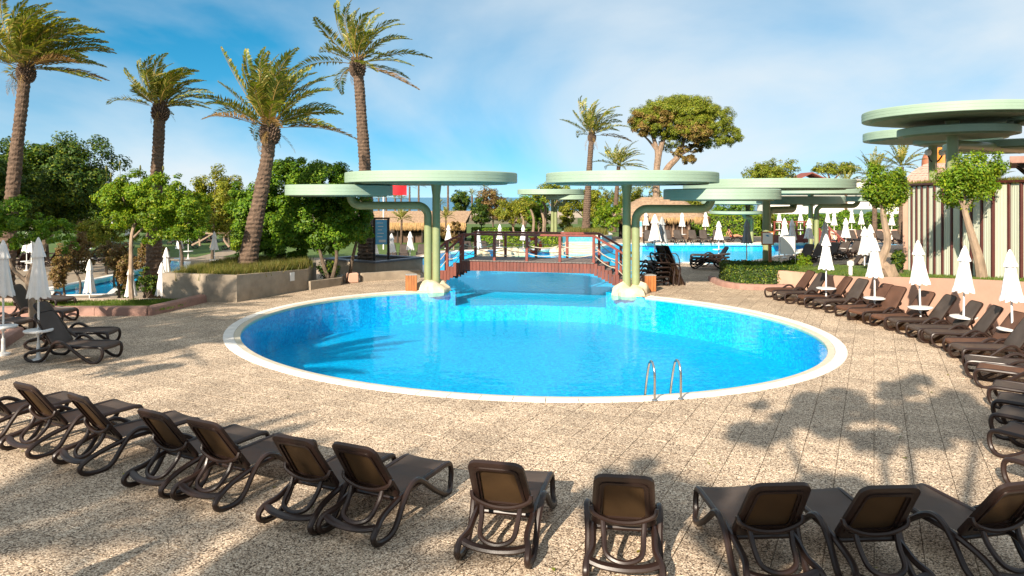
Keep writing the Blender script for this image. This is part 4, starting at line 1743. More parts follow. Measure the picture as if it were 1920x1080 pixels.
far_row([(1215, 456, 170), (1252, 455, 178), (1272, 455, 180), (1300, 455, 178), (1320, 455, 176), (1345, 455, 172)], 'distant brown sun lounger before the thatched bar, %s from the mint posts', 'loungers before the thatched bar')
far_row([(1556, 487, 120), (1575, 485, 118), (1597, 483, 115), (1618, 481, 110), (1530, 490, 125), (1508, 492, 128)], 'dark sun lounger past the pink wall, %s in the row by the mint posts', 'loungers past the pink wall')
far_row([(1553, 458, 175), (1580, 456, 175), (1601, 456, 178), (1618, 455, 180), (1655, 457, 182), (1685, 457, 182)], 'distant brown sun lounger before the hedge bank, %s of the row', 'loungers before the hedge bank')
far_row([(1590, 515, 80), (1612, 512, 85)], 'brown sun lounger laid near the pale leaning trunk past the pink wall, %s of two', 'loungers near the leaning trunk')
far_row([(880, 476, 200), (908, 475, 195), (932, 474, 190)], 'distant grey sun lounger beyond the bridge, %s from the mint posts', 'loungers beyond the bridge', -.95)
far_row([(735, 484, 190), (757, 484, 190), (790, 483, 185), (812, 483, 180)], 'distant grey sun lounger behind the fountain planter, %s of the row', 'loungers behind the fountain planter', -.95)
far_row([(335, 459, 150), (352, 458, 160), (382, 455, 185), (398, 455, 190), (425, 454, 200), (445, 455, 210), (440, 468, 100), (355, 466, 110)], 'distant dark sun lounger by the far lower-terrace parasols, %s of the group', 'loungers on the lower terrace', -.95)
far_row([(40, 505, 60), (70, 500, 70), (95, 497, 85), (125, 494, 95), (150, 498, 100), (165, 490, 110), (190, 488, 110), (215, 492, 100), (235, 486, 120), (25, 490, 60), (55, 484, 60), (118, 483, 80)],
        'dark sun lounger under the trees beyond the lower pool, %s of the group', 'loungers beyond the lower pool', -.95)

# ------------------------------------------------------------------ closed parasols
def make_parasol(mat, name='parasol', H=2.36, zc=1.26, table=True, seed=0):
    t = thing(name, None, 'parasol', (0, 0, 0))
    b = MB()
    b.tube([(0, 0, 0), (0, 0, H - .05)], .024, 10)
    b.build('pole', M['whitemetal'], t, smooth=True)
    rng = random.Random(seed)
    ph = [rng.uniform(0, 6.28) for _ in range(4)]
    N = 48
    def pl_(a, i, amp):
        return 1 + amp * (math.sin(8 * a + ph[0]) * .75 + .35 * math.sin(3 * a + ph[1]) + .25 * math.sin(13 * a + ph[2]))
    zf = H - (H - zc) * .28
    prof = [(.10, zf + .08), (.10, zf - .02), (.115, zf - .2), (.15, zc + .38), (.19, zc + .12), (.215, zc + .02), (.22, zc)]
    b = MB()
    b.lathe(prof, N, mod=lambda a, i: pl_(a, i, .06 + .026 * i), caps=False)
    n = len(prof)
    for k in range(N):       # scalloped hem
        v = b.v[(n - 1) * N + k]
        b.v[(n - 1) * N + k] = (v[0], v[1], v[2] - .05 * abs(math.sin(4 * (2 * PI * k / N) + ph[3])))
    b.lathe([(.21, zc + .03), (.02, zc + .20)], N, mod=lambda a, i: pl_(a, i, .12), caps=False)
    b.build('canopy_cloth', mat, t, smooth=True)
    b = MB()
    prof = [(.012, H + .03), (.03, H), (.07, H - .09), (.112, zf + .06), (.138, zf - .01), (.142, zf - .045)]
    b.lathe(prof, N, mod=lambda a, i: pl_(a, i, .02 + .025 * i), caps=False)
    b.build('vent_cap', mat, t, smooth=True)
    if table:
        b = MB()
        b.lathe([(.05, .50), (.05, .56), (.30, .575), (.31, .59), (.31, .605), (.29, .612), (.03, .612)], 28)
        b.build('tabletop', M['whitemetal'], t, smooth=True)
    b = MB()
    b.lathe([(.15, .0), (.15, .04), (.05, .07), (.04, .34), (.03, .35)], 20)
    b.build('base', M['whitemetal'], t, smooth=True)
    return t


PW = make_parasol(M['cloth'], seed=1)
PW2 = make_parasol(M['cloth'], seed=5)
PG = make_parasol(M['greycloth'], seed=9, table=False)
ws = [(1549, 23.5), (1640, 21.2), (1727, 19.3), (1806, 17.9), (1900, 16.2)]
for i, (px, Y) in enumerate(ws):
    lab = 'closed white parasol between the loungers along the pink wall, %s from the hedge bed' % ordinal(i)
    pos = (ax(px, Y), Y, 0)
    if i == 0:
        PW.location = pos
        tag(PW, lab, None, 'parasols along the pink wall')
    elif i == 1:
        PW2.location = pos
        tag(PW2, lab, None, 'parasols along the pink wall')
    else:
        o_ = place((PW, PW2)[i % 2], pos, i * 1.3, lab, 'parasols along the pink wall', (1, 1, 1 + .01 * (i % 3)))
        o_.rotation_euler = (math.radians((-1.2, 1.5, -.8)[i % 3]), math.radians((1.4, -1.0, 1.8)[i % 3]), i * 1.3)
PG.location = (ax(1241, 36), 36, 0)
PG.scale = (1.2, 1.2, 1.1)
tag(PG, 'closed grey parasol against a white one behind the stacked loungers', None, 'parasols on the lagoon deck')
place(PW, (ax(1228, 35), 35, 0), .4, 'tall closed white parasol behind a grey one by the stacked loungers', 'parasols on the lagoon deck', (1.35, 1.35, 1.16))
place(PW, (ax(1343, 42), 41.5, 0), .9, 'closed white parasol beside the flat lounger stack on the lagoon deck', 'parasols on the lagoon deck', (1.15, 1.15, .93))
place(PG, (ax(1400, 36), 36, 0), .2, 'closed dark grey parasol before the mint post by the hedge bed', 'parasols on the lagoon deck', (1.2, 1.2, 1.04))
# beside the planting bed
place(PW, (ax(72, 15.6), 15.6, 0), 2.0, 'large closed pale parasol in shade with small table by the planting bed', 'parasols by the planting bed', (.92, .92, 1.14))
place(PW2, (ax(6, 16.2), 16.2, 0), 1.0, 'closed pale parasol in shade cut by the picture edge', 'parasols by the planting bed', (.92, .92, 1.1))
far_p = [(168, 24.8, -.95, 1, 'closed white parasol half shaded in front of the lower pool', 1.0), (245, 25.7, -1.2, 1, 'closed white parasol beside the slim curved trunk on the lower terrace', 1.0),
         (303, 25.2, -1.1, 0, 'closed white parasol partly hidden behind the planter end', 1.0), (312, 29, -.95, 1, 'closed white parasol farther back at the planter end', 1.05)]
for px, Y, z, k, lab, sc in far_p:
    place((PW, PW2)[k], (ax(px, Y), Y, z), px * .1, lab, 'parasols near the lower pool', (.85 * sc, .85 * sc, sc))
rows = [('distant closed white parasol under the trees beyond the lower pool, %s of the group', -.95, [(50, 44), (59, 43), (150, 45), (158, 44), (164, 46), (210, 62), (240, 60), (193, 66)], 'parasols beyond the lower pool'),
        ('distant closed white parasol on the lower terrace near the sea grape trees, %s of three', -.95, [(337, 46), (353, 52), (402, 45)], 'parasols on the lower terrace'),
        ('distant closed white parasol behind the fountain planter, %s of four from the blue board', -.95, [(702, 42), (734, 43), (769, 45), (841, 55)], 'parasols behind the fountain planter'),
        ('distant closed white parasol seen through the bridge rails, %s of three from the mint posts', -.95, [(897, 47), (937, 56), (981, 55)], 'parasols beyond the bridge'),
        ('distant closed white parasol before the thatched bar, %s of three', 0, [(1279, 57.5), (1323, 57.5), (1211, 60)], 'parasols before the thatched bar'),
        ('closed white parasol past the pink wall, %s of the crowded front group', 0, [(1471, 42), (1485, 40), (1517, 41), (1547, 36), (1586, 42), (1621, 29.5), (1632, 32)], 'parasols past the pink wall'),
        ('distant closed white parasol before the hedge bank, %s of the back row', 0, [(1461, 66), (1501, 66), (1552, 66), (1564, 60), (1597, 66), (1615, 62), (1672, 60)], 'parasols before the hedge bank')]
for fmt, z, lst, grp in rows:
    for i, (px, Y) in enumerate(lst):
        place((PW, PW2)[i % 2], (ax(px, Y), Y, z), px * .07, fmt % ordinal(i), grp, (1.1, 1.1, 1.0 if Y < 50 else 1.02))

# ------------------------------------------------------------------ signs, boards, small things
def build_signs():
    Y = 30.6
    x = ax(1438, Y)
    t = thing('pool_sign', 'small white sign with blue mark framed in orange timber on a post by the hedge', 'sign', (x, Y, 0))
    b = MB()
    b.box((x + .13, Y, .95), (.12, .12, 1.9), 0, .01)
    b.build('post', M['binwood'], t)
    b = MB()
    b.box((x, Y - .075, 1.84), (.54, .03, .58), 0, .006)
    f = b.build('frame', M['binwood'], t)
    b = MB()
    b.box((x, Y - .094, 1.84), (.43, .006, .47))
    b.build('panel', M['paper'], f)
    b = MB()
    for q in range(3):
        b.box((x - .02 + .02 * q, Y - .1, 1.96 - q * .018), (.15 - .03 * q, .004, .016), .0)
    b.lathe([(.05, 0), (.05, .004)], 12)
    b.v = [v if i < 24 else (v[0] + x - .02, Y - .1, 1.955 + v[1] * .6) for i, v in enumerate(b.v)]
    b.build('printed_mark', M['bluelogo'], f)
    Y = 30.2
    x = ax(1476, Y)
    t = thing('notice_board', 'blank white notice board standing on two thin steel legs by the hedge bed', 'notice board', (x, Y, 0))
    for s_ in (-1, 1):
        b = MB()
        b.tube([(x + s_ * .34, Y, 0), (x + s_ * .34, Y, 1.95)], .03, 8)
        b.build('leg', M['steel'], t, smooth=True)
    b = MB()
    b.box((x, Y - .04, 1.56), (.62, .03, .74), 0, .006)
    b.build('board', M['paper'], t)
    # blue board at the fountain planter
    Y = 33.2
    x = ax(715, Y)
    t = thing('info_board', 'blue information board in a dark steel frame on the fountain planter', 'information board', (x, Y, .55))
    for s_ in (-1, 1):
        b = MB()
        b.box((x + s_ * .33, Y, 1.55), (.10, .10, 2.06))
        b.build('upright', M['dark'], t)
    b = MB()
    b.box((x, Y, 2.62), (.78, .10, .08))
    b.build('top_bar', M['dark'], t)
    b = MB()
    b.box((x, Y - .01, 1.98), (.54, .04, 1.16))
    o = b.build('board', M['board'], t)
    b = MB()
    for k in range(5):
        b.box((x - .06 + (k % 2) * .03, Y - .032, 2.40 - k * .16), (.3 - .05 * (k % 3), .004, .035))
    b.box((x + .05, Y - .032, 1.56), (.32, .004, .12))
    b.build('printed_lines', M['paper'], o)
    # bollard lamp on the raised lawn
    p = (12.2, 25.6)
    z = .72
    t = thing('bollard_lamp', 'small white bollard lamp behind the pink wall near the second parasol', 'lamp', (p[0], p[1], z))
    b = MB()
    b.tube([(p[0], p[1], z - .1), (p[0], p[1], z + .42)], .07, 12)
    b.build('stem', M['whitemetal'], t, smooth=True)
    b = MB()
    b.lathe([(.11, z + .42), (.12, z + .45), (.12, z + .56), (.05, z + .6)], 14, (p[0], p[1], 0))
    b.build('head', M['whitemetal'], t, smooth=True)
    # stainless rail at the lagoon ladder
    p = at(1266, 512)
    d = Vector((-.8, .6, 0))
    t = thing('lagoon_rail', 'arched steel handrails where the deck meets the lagoon', 'handrail', tuple(p))
    for k in range(2):
        o = p + Vector((.3 * k, .4 * k, 0))
        b = MB()
        b.tube(catmull([o + d * a + Vector((0, 0, h)) for a, h in ((0, 0), (.02, .6), (.2, .88), (.5, .8), (.8, .3), (.9, -.3))], 5), .03, 8)
        b.build('handrail', M['steel'], t, smooth=True)
    # red flag on a pole
    Y = 62
    x = ax(719, Y)
    t = thing('beach_flag', 'red flag blowing on a pale pole behind the low mint disc', 'flag', (x, Y, -.95))
    b = MB()
    b.tube([(x, Y, -.95), (x, Y, 5.2)], .06, 8)
    b.build('pole', M['whitemetal'], t, smooth=True)
    b = MB()
    nx, ny = 14, 7
    for j in range(ny + 1):
        for i in range(nx + 1):
            u, v = i / nx, j / ny
            b.v.append((x + .06 + 1.95 * u, Y + .14 * math.sin(u * 7 + v * 1.5) * u, 5.12 - v * (1.15 + .05 * u) - .32 * u - .12 * math.sin(u * 5) * u + .05))
    for j in range(ny):
        for i in range(nx):
            b.f.append((j * (nx + 1) + i, j * (nx + 1) + i + 1, (j + 1) * (nx + 1) + i + 1, (j + 1) * (nx + 1) + i))
    b.build('flag_cloth', M['flag'], t, smooth=True)


build_signs()
# ------------------------------------------------------------------ plants
M['leafcore'] = pm('dark_hedge_core', (0.03, 0.045, 0.012), .95, .3, 8)


def leaf_cloud(name, blobs, n, size, mat, seed, parent=None, aspect=.5, nsub=26, shell=.62, spread=.30, flat=.5, kind=None):
    """leaf blades spread through clumps that sit on the skins of ellipsoid blobs (cx,cy,cz,rx,ry,rz)"""
    rng = np.random.RandomState(seed)
    B = np.array(blobs, dtype=float)
    vol = (B[:, 3] * B[:, 4] * B[:, 5]) ** (2 / 3)
    which = rng.choice(len(B), size=nsub * len(B), p=vol / vol.sum())
    d = rng.normal(size=(len(which), 3))
    d /= np.linalg.norm(d, axis=1)[:, None]
    rad = rng.uniform(shell, 1.0, len(which))[:, None]
    C = B[which, :3] + d * B[which, 3:] * rad
    csize = B[which, 3:].mean(1) * spread * rng.uniform(.7, 1.35, len(which))
    pick = rng.choice(len(C), size=n, p=csize ** 2 / (csize ** 2).sum())
    off = rng.normal(size=(n, 3))
    off /= np.linalg.norm(off, axis=1)[:, None]
    off *= rng.uniform(.25, 1.0, n)[:, None] ** .6
    P = C[pick] + off * csize[pick][:, None] * np.array([1, 1, .8])
    nrm = off * .6 + d[pick] * .5 + np.array([0, 0, flat]) + rng.normal(0, .45, (n, 3))
    nrm /= np.linalg.norm(nrm, axis=1)[:, None]
    a = rng.normal(size=(n, 3))
    u = a - nrm * (a * nrm).sum(1)[:, None]
    u /= np.linalg.norm(u, axis=1)[:, None]
    w = np.cross(nrm, u)
    s = size * rng.uniform(.6, 1.4, n)[:, None]
    V = np.stack([P - u * s * .5, P + w * s * aspect * .5 + nrm * s * .06, P + u * s * .5 - nrm * s * .1, P - w * s * aspect * .5 + nrm * s * .06], 1)
    return fast_mesh(name, V, 4, mat, parent, kind)


def limb(b, pts, r0, r1, n=8, k=5):
    P = catmull(pts, k)
    m = len(P)
    b.tube(P, [r0 + (r1 - r0) * i / (m - 1) for i in range(m)], n)


def tree(name, label, cat, base, blobs, n, size, mat, bark, seed, trunks=None, r=.12, group=None, **kw):
    """trunks: list of point lists, else one stem with limbs towards the blobs"""
    t = thing(name, label, cat, tuple(base), 0, group)
    rng = random.Random(seed)
    b = MB()
    B = blobs
    if trunks is None:
        cx = sum(q[0] for q in B) / len(B)
        cy = sum(q[1] for q in B) / len(B)
        zlow = min(q[2] - q[5] * .5 for q in B)
        fork = Vector((base[0] + (cx - base[0]) * .5 + rng.uniform(-.1, .1), base[1] + (cy - base[1]) * .5, base[2] + max(.2, (zlow - base[2]) * .8)))
        limb(b, [(base[0], base[1], base[2] - .1), (base[0] + rng.uniform(-.06, .06), base[1], (base[2] + fork.z) / 2), fork], r * 1.25, r * .8)
        for q in B[:9]:
            e = Vector(q[:3]) + Vector((rng.uniform(-.2, .2) * q[3], rng.uniform(-.2, .2) * q[4], q[5] * .4))
            mid = fork.lerp(e, .5) + Vector((rng.uniform(-.12, .12), rng.uniform(-.12, .12), -.1))
            limb(b, [fork - Vector((0, 0, .05)), mid, e], r * .55, r * .12, 6, 4)
    else:
        for tr in trunks:
            limb(b, tr[0], tr[1], tr[2])
    b.build('trunk', bark, t, smooth=True)
    leaf_cloud('crown', blobs, n, size, mat, seed, t, **kw)
    return t


def blobs_ball(c, r, n, seed, k=.55):
    """several overlapping blobs that fill an ellipsoid c, r"""
    rng = np.random.RandomState(seed)
    out = []
    for i in range(n):
        d = rng.normal(size=3)
        d /= np.linalg.norm(d)
        q = rng.uniform(.35, .75)
        s = k * rng.uniform(.75, 1.25)
        out.append((c[0] + d[0] * r[0] * q, c[1] + d[1] * r[1] * q, c[2] + d[2] * r[2] * q, r[0] * s, r[1] * s, r[2] * s))
    return out


def hedge(label, poly, z0, z1, n, size, mat, seed, name='hedge'):
    rng = np.random.RandomState(seed)
    c = np.mean(np.array(poly), 0)
    t = thing(name, label, 'hedge', (c[0], c[1], z0))
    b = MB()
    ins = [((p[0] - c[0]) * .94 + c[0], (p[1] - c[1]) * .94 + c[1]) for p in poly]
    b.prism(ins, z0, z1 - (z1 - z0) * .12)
    b.build('shade_core', M['leafcore'], t)  # solid dark block standing in for the shaded inside of the hedge
    P = []
    m = len(poly)
    per = [math.dist(poly[i], poly[(i + 1) % m]) for i in range(m)]
    xs = [p[0] for p in poly]
    ys = [p[1] for p in poly]
    while len(P) < n * .5:
        x, y = rng.uniform(min(xs), max(xs)), rng.uniform(min(ys), max(ys))
        if inside(poly, x, y):
            P.append((x, y, z1 + rng.normal(0, .035) - .03, 0, 0, 1))
    for _ in range(int(n * .5)):
        i = rng.choice(m, p=np.array(per) / sum(per))
        a, q = poly[i], poly[(i + 1) % m]
        u = rng.uniform()
        d = np.array([q[0] - a[0], q[1] - a[1]]) / per[i]
        nn = np.array([d[1], -d[0]])
        o = rng.normal(-.02, .035)
        P.append((a[0] + (q[0] - a[0]) * u + nn[0] * o, a[1] + (q[1] - a[1]) * u + nn[1] * o, rng.uniform(z0, z1), nn[0], nn[1], .2))
    P = np.array(P)
    k = len(P)
    nrm = P[:, 3:] + rng.normal(0, .5, (k, 3))
    nrm /= np.linalg.norm(nrm, axis=1)[:, None]
    a = rng.normal(size=(k, 3))
    u = a - nrm * (a * nrm).sum(1)[:, None]
    u /= np.linalg.norm(u, axis=1)[:, None]
    w = np.cross(nrm, u)
    s = size * rng.uniform(.6, 1.4, k)[:, None]
    p = P[:, :3]
    V = np.stack([p - u * s * .5, p + w * s * .3, p + u * s * .5, p - w * s * .3], 1)
    fast_mesh('foliage', V, 4, mat, t)
    return t


WIND = Vector((1.0, .25, 0.05)).normalized()


def frond_mesh(origin, az, el, L, rng, wind=1.0, nl=40, width=.024, droop=.9, leaf=.40, matleaf=None):
    """one feather frond: quads for the leaflets and a three sided stalk"""
    ns = 16
    d = Vector((math.cos(az) * math.cos(el), math.sin(az) * math.cos(el), math.sin(el)))
    p = Vector(origin)
    pts, dirs = [p.copy()], [d.copy()]
    for i in range(ns):
        f = (i + 1) / ns
        d = (d + Vector((0, 0, -1)) * (droop * .115 * f) + WIND * (wind * .125 * f) + Vector((rng.uniform(-.02, .02), rng.uniform(-.02, .02), rng.uniform(-.02, .02)))).normalized()
        p = p + d * (L / ns)
        pts.append(p.copy())
        dirs.append(d.copy())
    V = []
    nq = 0
    r0 = .030 * L / 2.6
    for i in range(ns):
        a, c = pts[i], pts[i + 1]
        t = dirs[i]
        s = t.cross(Vector((0, 0, 1)))
        s = s.normalized() if s.length > 1e-3 else Vector((1, 0, 0))
        u = s.cross(t)
        ra, rb = r0 * (1 - i / ns * .85), r0 * (1 - (i + 1) / ns * .85)
        tri = [s, -s * .8 + u * .3, -u]
        tri = [s * 1.0, -s * 1.0, -u * .8]
        for q in range(3):
            e0, e1 = tri[q], tri[(q + 1) % 3]
            V += [a + e0 * ra, a + e1 * ra, c + e1 * rb, c + e0 * rb]
            nq += 1
    rach = nq
    tw = rng.uniform(-.6, .6)
    for k in range(nl):
        f = .16 + .84 * (k + .5) / nl
        x = f * ns
        i = min(int(x), ns - 1)
        q = pts[i].lerp(pts[i + 1], x - i)
        t = dirs[i].lerp(dirs[i + 1], x - i).normalized()
        s = t.cross(Vector((0, 0, 1)))
        s = s.normalized() if s.length > 1e-3 else Vector((1, 0, 0))
        u = s.cross(t)
        s2 = s * math.cos(tw) + u * math.sin(tw)
        u2 = u * math.cos(tw) - s * math.sin(tw)
        ll = leaf * L / 2.6 * (math.sin(PI * min(1, (f - .10) / .9) ** .75) * .85 + .18)
        for sg in (-1, 1):
            ld = (s2 * sg * rng.uniform(.62, .95) + t * rng.uniform(.55, .85) + u2 * rng.uniform(.15, .5) + WIND * wind * .42).normalized()
            tip = q + ld * ll * rng.uniform(.8, 1.15) + Vector((0, 0, -1)) * ll * rng.uniform(.02, .25)
            mid = q + ld * ll * .5 + u2 * .01
            wv = ld.cross(u2 + s2 * rng.uniform(-.5, .5))
            wv = (wv.normalized() if wv.length > 1e-3 else t) * width * L / 2.6 * rng.uniform(.8, 1.2)
            V += [q, mid - wv, tip, mid + wv]
            nq += 1
    return np.array([tuple(v) for v in V], dtype=np.float32), rach, nq


def frond_obj(name, V, rach, nq, mat, parent):
    o = fast_mesh(name, V, 4, mat, parent)
    o.data.materials.append(M['petiole'])
    mi = np.zeros(nq, dtype=np.int32)
    mi[:rach] = 1
    o.data.polygons.foreach_set('material_index', mi)
    return o


def palm(name, label, path, r0, r1, R, nf, seed, wind=1.0, parts=True, dry=4, nl=40, group='date palms', stalks=True, leaf=.40, elmin=-8, width=.024, boss=True):
    r0, r1 = r0 * .86, r1 * .86
    base = path[0]
    t = thing(name, label, 'palm', tuple(base), 0, group)
    rng = random.Random(seed)
    P = catmull(path, 26)
    # resample rings
    dist = [0]
    for a, c in zip(P[:-1], P[1:]):
        dist.append(dist[-1] + (c - a).length)
    tot = dist[-1]
    nr = max(10, int(tot / .085)) if parts else max(8, int(tot / .3))
    nsd = 16 if parts else 9
    b = MB()
    b0 = 0
    j = 0
    for i in range(nr + 1):
        s = tot * i / nr
        while j < len(dist) - 2 and dist[j + 1] < s:
            j += 1
        f = (s - dist[j]) / max(1e-6, dist[j + 1] - dist[j])
        c = P[j].lerp(P[min(j + 1, len(P) - 1)], f)
        u = s / tot
        r = r0 + (r1 - r0) * (1 - max(0.0, 1 - u) ** 1.6) + .14 * r0 * math.exp(-u * 14)
        for k in range(nsd):
            a = 2 * PI * k / nsd
            w = 1 + (.075 if i % 2 else -.035) + rng.uniform(-.055, .055) + .035 * math.sin(u * 23 + 1.3 * math.sin(a))
            b.v.append((c.x + math.cos(a) * r * w, c.y + math.sin(a) * r * w, c.z + (rng.uniform(-.012, .012) if parts else 0)))
    for i in range(nr):
        for k in range(nsd):
            b.f.append((i * nsd + k, i * nsd + (k + 1) % nsd, (i + 1) * nsd + (k + 1) % nsd, (i + 1) * nsd + k))
    b.build('trunk', M['bark'], t)
    top = Vector(path[-1])
    if parts and boss:
        b = MB()
        rb = r1 * 1.25
        for q in range(110):       # old leaf bases round the neck
            a = q * 2.39996
            h = (q / 110)
            rr = rb * (.75 + .5 * math.sin(PI * min(1, h * 1.1 + .1)))
            o = top + Vector((math.cos(a) * rr * .8, math.sin(a) * rr * .8, -rb * 1.9 + h * rb * 2.6))
            e = o + Vector((math.cos(a) * rb * .40, math.sin(a) * rb * .40, rb * (.25 + .55 * h) * rng.uniform(.5, 1.3)))
            b.tube([o - Vector((math.cos(a), math.sin(a), 0)) * rb * .3, o, e], [rb * .22, rb * .20, rb * .09], 5)
        b.build('leaf_bases', M['bark'], t)
    meshes = []
    for q in range(nf):
        h = (q + .5) / nf
        az = q * 2.39996 + rng.uniform(-.25, .25)
        el = math.radians(elmin + (86 - elmin) * h ** .85 + rng.uniform(-7, 7))
        L = R * rng.uniform(.86, 1.12) * (1.0 if h < .75 else .9)
        o = top + Vector((math.cos(az) * r1 * .5, math.sin(az) * r1 * .5, r1 * (.1 + .9 * h)))
        V, rach, nq = frond_mesh(o, az, el, L, rng, wind * rng.uniform(.8, 1.2), nl, width, .75, leaf)
        if parts:
            frond_obj('frond', V, rach, nq, M['palmleaf'] if h > .12 or rng.random() < .5 else M['palmdry'], t)
        else:
            meshes.append((V, rach, nq))
    for q in range(dry if parts else 0):
        az = rng.uniform(0, 6.28)
        o = top + Vector((math.cos(az) * r1 * .8, math.sin(az) * r1 * .8, -r1 * .3))
        V, rach, nq = frond_mesh(o, az, math.radians(rng.uniform(-55, -20)), R * rng.uniform(.3, .5), rng, .5, 22, .02, 1.6, .36)
        frond_obj('dry_frond', V, rach, nq, M['palmdry'], t)
    if not parts:
        V = np.concatenate([m_[0] for m_ in meshes])
        o = fast_mesh('crown', V, 4, M['palmleaf'], t)
    return t


# tall palms against the sky
palm('date_palm', 'tall windswept date palm at the outer edge beside the dark pine', [(-17.9, 25, -.9), (-17.7, 25, 2.5), (-17.35, 25, 6.0), (-17.1, 25, 8.1)], .36, .21, 2.65, 54, 11, 1.25, elmin=2, nl=46, width=.03, leaf=.44)
palm('date_palm', 'windswept date palm rising behind the slim curved tree trunk', [(-15.15, 30, -1.0), (-15.1, 30, 2.5), (-14.95, 30, 5.5), (-14.85, 30, 7.35)], .42, .25, 2.2, 40, 22, 1.15, elmin=8, nl=44, width=.03, leaf=.46)
palm('date_palm', 'leaning date palm with full crown growing in the angular planter', [(-10.1, 27, .7), (-9.85, 27, 2.2), (-9.35, 27, 4.8), (-9.2, 27, 6.2)], .42, .27, 2.9, 44, 33, .6, elmin=4, dry=6, nl=46, width=.03, leaf=.44)
palm('date_palm', 'tallest date palm standing in the slate edged fountain planter', [(-6.95, 33.8, .5), (-6.95, 33.8, 4), (-7.2, 33.8, 8), (-7.35, 33.8, 9.9)], .43, .27, 3.1, 26, 47, .9, dry=3, elmin=-18, nl=46, width=.03, leaf=.44)
palm('date_palm', 'slim palm rising from the blue tiled planter beyond the bridge', [(6.2, 60, .3), (6.4, 60, 4), (6.6, 60, 7), (6.75, 60, 8.8)], .42, .25, 3.2, 26, 51, 1.0, elmin=8, dry=3, nl=36, width=.034, leaf=.46)
palm('date_palm', 'short palm crown showing above the mint disc beside the umbrella pine', [(ax(1150, 78), 78, -.5), (ax(1156, 78), 78, 4), (ax(1160, 78), 78, 7.0)], .35, .25, 3.1, 26, 52, .8, parts=False, nl=26, width=.04)
for i, (px, Y, zt, R) in enumerate([(1640, 60, 5.2, 2.6), (1690, 56, 6.0, 2.4), (1866, 46, 4.6, 1.5), (1586, 90, 5.0, 2.3)]):
    palm('fan_palm', 'distant palm crown above the white villa garden, %s from the round leafy tree' % ordinal(i), [(ax(px, Y), Y, -.5), (ax(px, Y), Y, zt)], .25, .2, R, 22, 60 + i, .2, parts=False, nl=24, group='palms behind the villa garden', width=.04)
for i, (px, yt, Y) in enumerate([(768, 350, 150), (785, 348, 150), (710, 372, 160), (724, 370, 160), (741, 372, 155), (752, 372, 155), (840, 348, 140), (908, 352, 150), (885, 366, 150), (825, 383, 160)]):
    zt = az(yt, Y)
    palm('fan_palm', 'small distant palm near the sea behind the thatched hut, %s of ten' % ordinal(i), [(ax(px, Y), Y, -1.3), (ax(px, Y), Y, zt)], .3, .22, 1.7, 18, 80 + i, .4, parts=False, nl=18, group='small palms by the sea', width=.05, leaf=.5)
for i, (px, yt, Y, hgt) in enumerate([(752, 412, 58, 0), (835, 408, 64, 0)]):
    zt = az(yt, Y)
    palm('fan_palm', 'young palm with a thin pale stem in front of the thatched hut, %s of two' % ordinal(i), [(ax(px, Y), Y, -.95), (ax(px + 1, Y), Y, zt)], .12, .09, 1.1, 20, 95 + i, .2, parts=False, nl=20, group='young palms before the hut', width=.05, leaf=.5)

# round leafy trees on the raised lawn
b_ = blobs_ball((ax(1664, 23.5), 23.5, az(352, 23.5)), (.86, .86, .86), 9, 2)
zb = lawn_z(12.5, 23.5)
xb = ax(1668, 23.5)
tree('leafy_tree', 'round leafy tree with a pale bent trunk at the start of the striped wall', 'tree', (xb, 23.5, zb), b_, 14000, .085, M['leaf_bright'], M['palebark'], 4, group='leafy trees by the striped wall', nsub=26, spread=.42, shell=.4,
     trunks=[([(xb + .1, 23.5, zb - .1), (xb - .12, 23.5, zb + .35), (ax(1651, 23.5), 23.5, az(492, 23.5)), (ax(1664, 23.5), 23.5, az(455, 23.5)), (ax(1657, 23.5), 23.5, az(410, 23.5)), (ax(1655, 23.5), 23.5, az(385, 23.5))], .19, .075),
             ([(xb + .05, 23.5, zb + .4), (xb + .2, 23.5, zb + .1), (xb + .42, 23.5, zb - .1)], .12, .08),
             ([(ax(1655, 23.5), 23.5, az(395, 23.5)), (ax(1645, 23.5), 23.4, az(370, 23.5)), (ax(1635, 23.5), 23.3, az(345, 23.5))], .06, .015),
             ([(ax(1655, 23.5), 23.5, az(395, 23.5)), (ax(1672, 23.5), 23.6, az(365, 23.5)), (ax(1685, 23.5), 23.6, az(340, 23.5))], .06, .015)])
Yt = 21.2
c1 = [(ax(1850, Yt), Yt, az(308, Yt), .5, .5, .42), (ax(1825, Yt), Yt, az(318, Yt), .55, .55, .42), (ax(1790, Yt), Yt - .1, az(335, Yt), .5, .5, .45), (ax(1800, Yt), Yt + .2, az(362, Yt), .55, .5, .4), (ax(1860, Yt), Yt + .1, az(335, Yt), .4, .4, .35),
      (ax(1830, Yt), Yt - .2, az(352, Yt), .5, .45, .4)]
zb = lawn_z(ax(1840, Yt), Yt)
Zt = lambda y: az(y, Yt)
Xt = lambda x: ax(x, Yt)
tree('leafy_tree', 'sparse leafy tree with a leaning pale trunk before the striped wall', 'tree', (Xt(1836), Yt, zb), c1, 13000, .082, M['leaf_bright'], M['palebark'], 7, group='leafy trees by the striped wall', nsub=22, spread=.5, shell=.4,
     trunks=[([(Xt(1842), Yt, zb - .1), (Xt(1836), Yt, Zt(490)), (Xt(1826), Yt, Zt(455)), (Xt(1814), Yt, Zt(415)), (Xt(1806), Yt, Zt(385))], .17, .07),
             ([(Xt(1808), Yt, Zt(395)), (Xt(1825), Yt, Zt(370)), (Xt(1850), Yt, Zt(330)), (Xt(1858), Yt, Zt(305))], .055, .012),
             ([(Xt(1806), Yt, Zt(388)), (Xt(1795), Yt, Zt(365)), (Xt(1785), Yt, Zt(335))], .05, .012),
             ([(Xt(1806), Yt, Zt(388)), (Xt(1812), Yt, Zt(360)), (Xt(1825), Yt, Zt(315))], .045, .012)])
